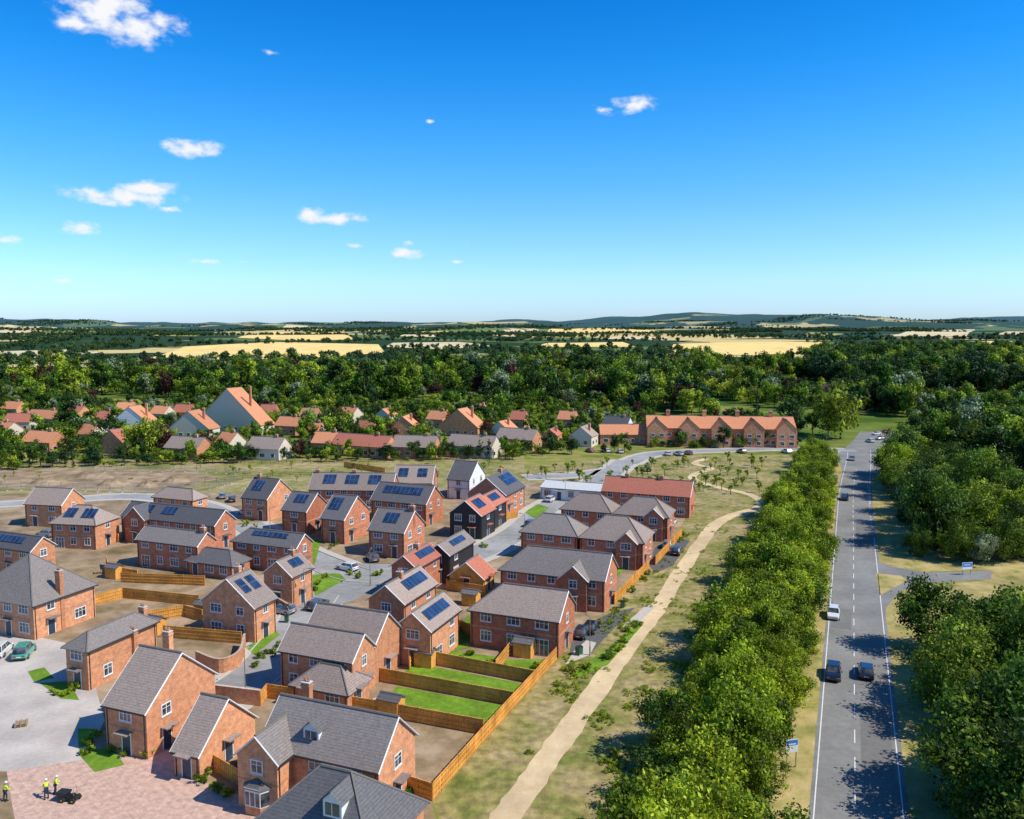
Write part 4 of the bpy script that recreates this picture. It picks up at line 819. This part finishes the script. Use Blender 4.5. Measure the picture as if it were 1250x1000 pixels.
def person(px,py,rot,lean=0.0):
    x,y=P(px,py); E=empty('construction_worker',(x,y,.03),rot); l_=lean
    skinned('trousers',[(0,0,.95),(.1,0,.9),(.12,.06,.5),(.13,.0,.1),(-.1,0,.9),(-.13,-.05,.5),(-.14,-.12,.1)],[(0,1),(1,2),(2,3),(0,4),(4,5),(5,6)],[.14,.1,.075,.06,.1,.075,.06],TROU,E)
    sh=(0,.3*l_,1.45-.12*l_)
    skinned('jacket',[(0,0,1.0),(0,.12*l_,1.22),sh,(.19,sh[1],sh[2]-.02),(.25,sh[1]+.08,1.15-.15*l_),(.2,sh[1]+.3,1.05-.2*l_),(-.19,sh[1],sh[2]-.02),(-.25,sh[1]+.08,1.15-.15*l_),(-.2,sh[1]+.3,1.05-.2*l_)],[(0,1),(1,2),(2,3),(3,4),(4,5),(2,6),(6,7),(7,8)],[.16,.17,.13,.075,.055,.045,.075,.055,.045],HIVIS,E)
    skinned('head',[(0,sh[1],sh[2]+.05),(0,sh[1]+.02,sh[2]+.14),(0,sh[1]+.04,sh[2]+.24),(0,sh[1]+.04,sh[2]+.31)],[(0,1),(1,2),(2,3)],[.06,.06,.1,.085],SKIN,E,2)
    hb=MB(); c=(0,sh[1]+.04,sh[2]+.27)
    for k in range(4):
        r0=.125*math.cos(k*.39); r1=.125*math.cos((k+1)*.39); hb.tube((0,c[1],c[2]+.125*math.sin(k*.39)),(0,c[1],c[2]+.125*math.sin((k+1)*.39)),r0,max(r1,.01),HELM,12)
    hb.tube((0,c[1]+.02,c[2]),(0,c[1]+.02,c[2]+.012),.15,.145,HELM,12); hb.box(-.012,c[1]+.1,c[2]-.08,.012,c[1]+.13,c[2]-.04,SKIN); hb.obj('helmet_and_nose',E)
    for s in (-1,1):
        hx,hy,hz=s*.2,sh[1]+.36,1.03-.2*l_; pts=[(hx,hy-.05,hz),(hx,hy,hz)]; ed=[(0,1)]; rd=[.03,.035]
        for k in range(4):
            i=len(pts); fx=hx+(k-1.5)*.02; pts+=[(fx,hy+.05,hz-.005),(fx,hy+.08-.008*abs(k-1),hz-.03)]; ed+=[(1,i),(i,i+1)]; rd+=[.01,.008]
        i=len(pts); pts+=[(hx-s*.045,hy+.03,hz),(hx-s*.05,hy+.06,hz-.01)]; ed+=[(1,i),(i,i+1)]; rd+=[.011,.009]
        skinned('hand',pts,ed,rd,SKIN,E)
        bt=MB(); bt.ngon_prism([(-.12,0),(-.12,.12),(0,.14),(.12,.08),(.18,.05),(.18,0)],s*.135-.05,s*.135+.05,DARK); bt.obj('boot',E,bevel=.015,loc=(0,0 if s>0 else -.12,0))
person(68,970,-1.2,.3); person(57,975,.5,1.0); person(7,978,-.6,.2)
# ---------------- light, sky, camera ----------------
EL=math.radians(48); sd=Vector((math.cos(EL)*math.cos(math.radians(-16)),math.cos(EL)*math.sin(math.radians(-16)),math.sin(EL)))
sl=bpy.data.lights.new('sun','SUN'); sl.energy=5.0; sl.angle=math.radians(.5); sl.color=(1,.94,.82); so=bpy.data.objects.new('sun',sl); S.collection.objects.link(so); so.rotation_euler=sd.to_track_quat('Z','Y').to_euler()
Wd=bpy.data.worlds.new('World'); S.world=Wd; Wd.use_nodes=True; n=Wd.node_tree.nodes; l=Wd.node_tree.links; bg=n['Background']; bg.inputs[1].default_value=0.12
sk=n.new('ShaderNodeTexSky'); sk.sky_type='NISHITA'; sk.sun_disc=False; sk.sun_elevation=EL; sk.sun_rotation=math.atan2(sd.x,sd.y); sk.air_density=1.0; sk.dust_density=0.6; sk.ozone_density=3.0; sk.altitude=50
hs=n.new('ShaderNodeHueSaturation'); hs.inputs['Saturation'].default_value=1.35; hs.inputs['Value'].default_value=1.0; l.new(sk.outputs[0],hs.inputs['Color'])
tc=n.new('ShaderNodeTexCoord'); sp=n.new('ShaderNodeSeparateXYZ'); l.new(tc.outputs['Generated'],sp.inputs[0])
az=n.new('ShaderNodeMath'); az.operation='ARCTAN2'; l.new(sp.outputs[0],az.inputs[0]); l.new(sp.outputs[1],az.inputs[1])
el=n.new('ShaderNodeMath'); el.operation='ARCSINE'; l.new(sp.outputs[2],el.inputs[0])
cv=n.new('ShaderNodeCombineXYZ'); l.new(az.outputs[0],cv.inputs[0]); l.new(el.outputs[0],cv.inputs[1])
eld=n.new('ShaderNodeMath'); eld.operation='DIVIDE'; eld.inputs[1].default_value=math.pi/2; l.new(el.outputs[0],eld.inputs[0])
gr=ramp(n,[(0.0,(.39,.52,.86)),(0.035,(.43,.56,.80)),(0.08,(.40,.56,.70)),(0.13,(.27,.56,.70)),(0.19,(.10,.50,.69)),(0.26,(.02,.41,.65)),(0.45,(.11,.32,.44)),(1.0,(.28,.32,.35))]); l.new(eld.outputs[0],gr.inputs[0])
gm_=n.new('ShaderNodeVectorMath'); gm_.operation='MULTIPLY'; l.new(hs.outputs[0],gm_.inputs[0]); l.new(gr.outputs[0],gm_.inputs[1])
gs=n.new('ShaderNodeVectorMath'); gs.operation='SCALE'; gs.inputs['Scale'].default_value=2.5; l.new(gm_.outputs[0],gs.inputs[0])
acc=None
def dirpx(px,py):
    u=(px-625)/F; v=(500-py)/F; d=Vector((u,CT+v*ST,-ST+v*CT)).normalized(); return math.atan2(d.x,d.y),math.asin(d.z)
for px,py,rx,ry,a in [(128,12,48,26,1),(160,34,40,18,1),(195,28,30,12,.95),(95,28,22,12,.9),(332,64,22,8,.3),(236,181,38,11,.95),(150,241,66,11,.95),(180,230,30,12,1),(207,255,18,7,.75),(98,278,26,9,.9),(4,293,18,7,.85),(403,267,50,9,.95),(378,261,20,9,.9),(433,300,16,5,.6),(497,309,24,8,.85),(501,297,11,6,.7),(773,128,30,11,.95),(735,134,26,9,.6),(525,148,10,4,.7),(250,319,32,6,.55),(558,320,12,5,.55),(72,342,24,5,.55),(300,320,14,4,.45),(570,295,10,4,.45)]:
    A_,E_=dirpx(px,py); sb=n.new('ShaderNodeVectorMath'); sb.operation='SUBTRACT'; l.new(cv.outputs[0],sb.inputs[0]); sb.inputs[1].default_value=(A_,E_,0)
    ml=n.new('ShaderNodeVectorMath'); ml.operation='MULTIPLY'; l.new(sb.outputs[0],ml.inputs[0]); ml.inputs[1].default_value=(F/rx,F/ry,0)
    ln=n.new('ShaderNodeVectorMath'); ln.operation='LENGTH'; l.new(ml.outputs[0],ln.inputs[0])
    s_=n.new('ShaderNodeMath'); s_.operation='SUBTRACT'; s_.inputs[0].default_value=a; l.new(ln.outputs['Value'],s_.inputs[1])
    if acc is None: acc=s_.outputs[0]
    else:
        mx=n.new('ShaderNodeMath'); mx.operation='MAXIMUM'; l.new(acc,mx.inputs[0]); l.new(s_.outputs[0],mx.inputs[1]); acc=mx.outputs[0]
def wn(sc,det):
    mp=n.new('ShaderNodeMapping'); mp.inputs['Scale'].default_value=(1,1.6,1); l.new(cv.outputs[0],mp.inputs[0]); t=n.new('ShaderNodeTexNoise'); t.inputs['Scale'].default_value=sc; t.inputs['Detail'].default_value=det; t.inputs['Roughness'].default_value=.55; l.new(mp.outputs[0],t.inputs[0]); return t.outputs['Fac']
f1=wn(48,7); ma=n.new('ShaderNodeMath'); ma.operation='MULTIPLY_ADD'; ma.inputs[1].default_value=2.4; l.new(f1,ma.inputs[0]); l.new(acc,ma.inputs[2])
mr=n.new('ShaderNodeMapRange'); mr.interpolation_type='SMOOTHSTEP'; mr.inputs[1].default_value=1.1; mr.inputs[2].default_value=2.1; l.new(ma.outputs[0],mr.inputs[0])
gate=n.new('ShaderNodeMapRange'); gate.inputs[1].default_value=-.4; gate.inputs[2].default_value=.15; l.new(acc,gate.inputs[0]); gm=n.new('ShaderNodeMath'); gm.operation='MULTIPLY'; l.new(mr.outputs[0],gm.inputs[0]); l.new(gate.outputs[0],gm.inputs[1])
cm=n.new('ShaderNodeMixRGB'); l.new(gm.outputs[0],cm.inputs[0]); l.new(gs.outputs[0],cm.inputs[1]); cm.inputs[2].default_value=(7.8,7.9,8.2,1)
l.new(cm.outputs[0],bg.inputs[0])
cd=bpy.data.cameras.new('camera'); co=bpy.data.objects.new('camera',cd); S.collection.objects.link(co); co.location=(0,0,H); co.rotation_euler=(math.pi/2-TH,0,0)
cd.sensor_fit='HORIZONTAL'; cd.sensor_width=36; cd.lens=36*F/1250; cd.clip_start=.5; cd.clip_end=40000; S.camera=co
S.view_settings.view_transform='Standard'; S.view_settings.look='None'; S.view_settings.exposure=0
print('trees',len(TA),len(TB),len(T2),len(fl),len(wp))
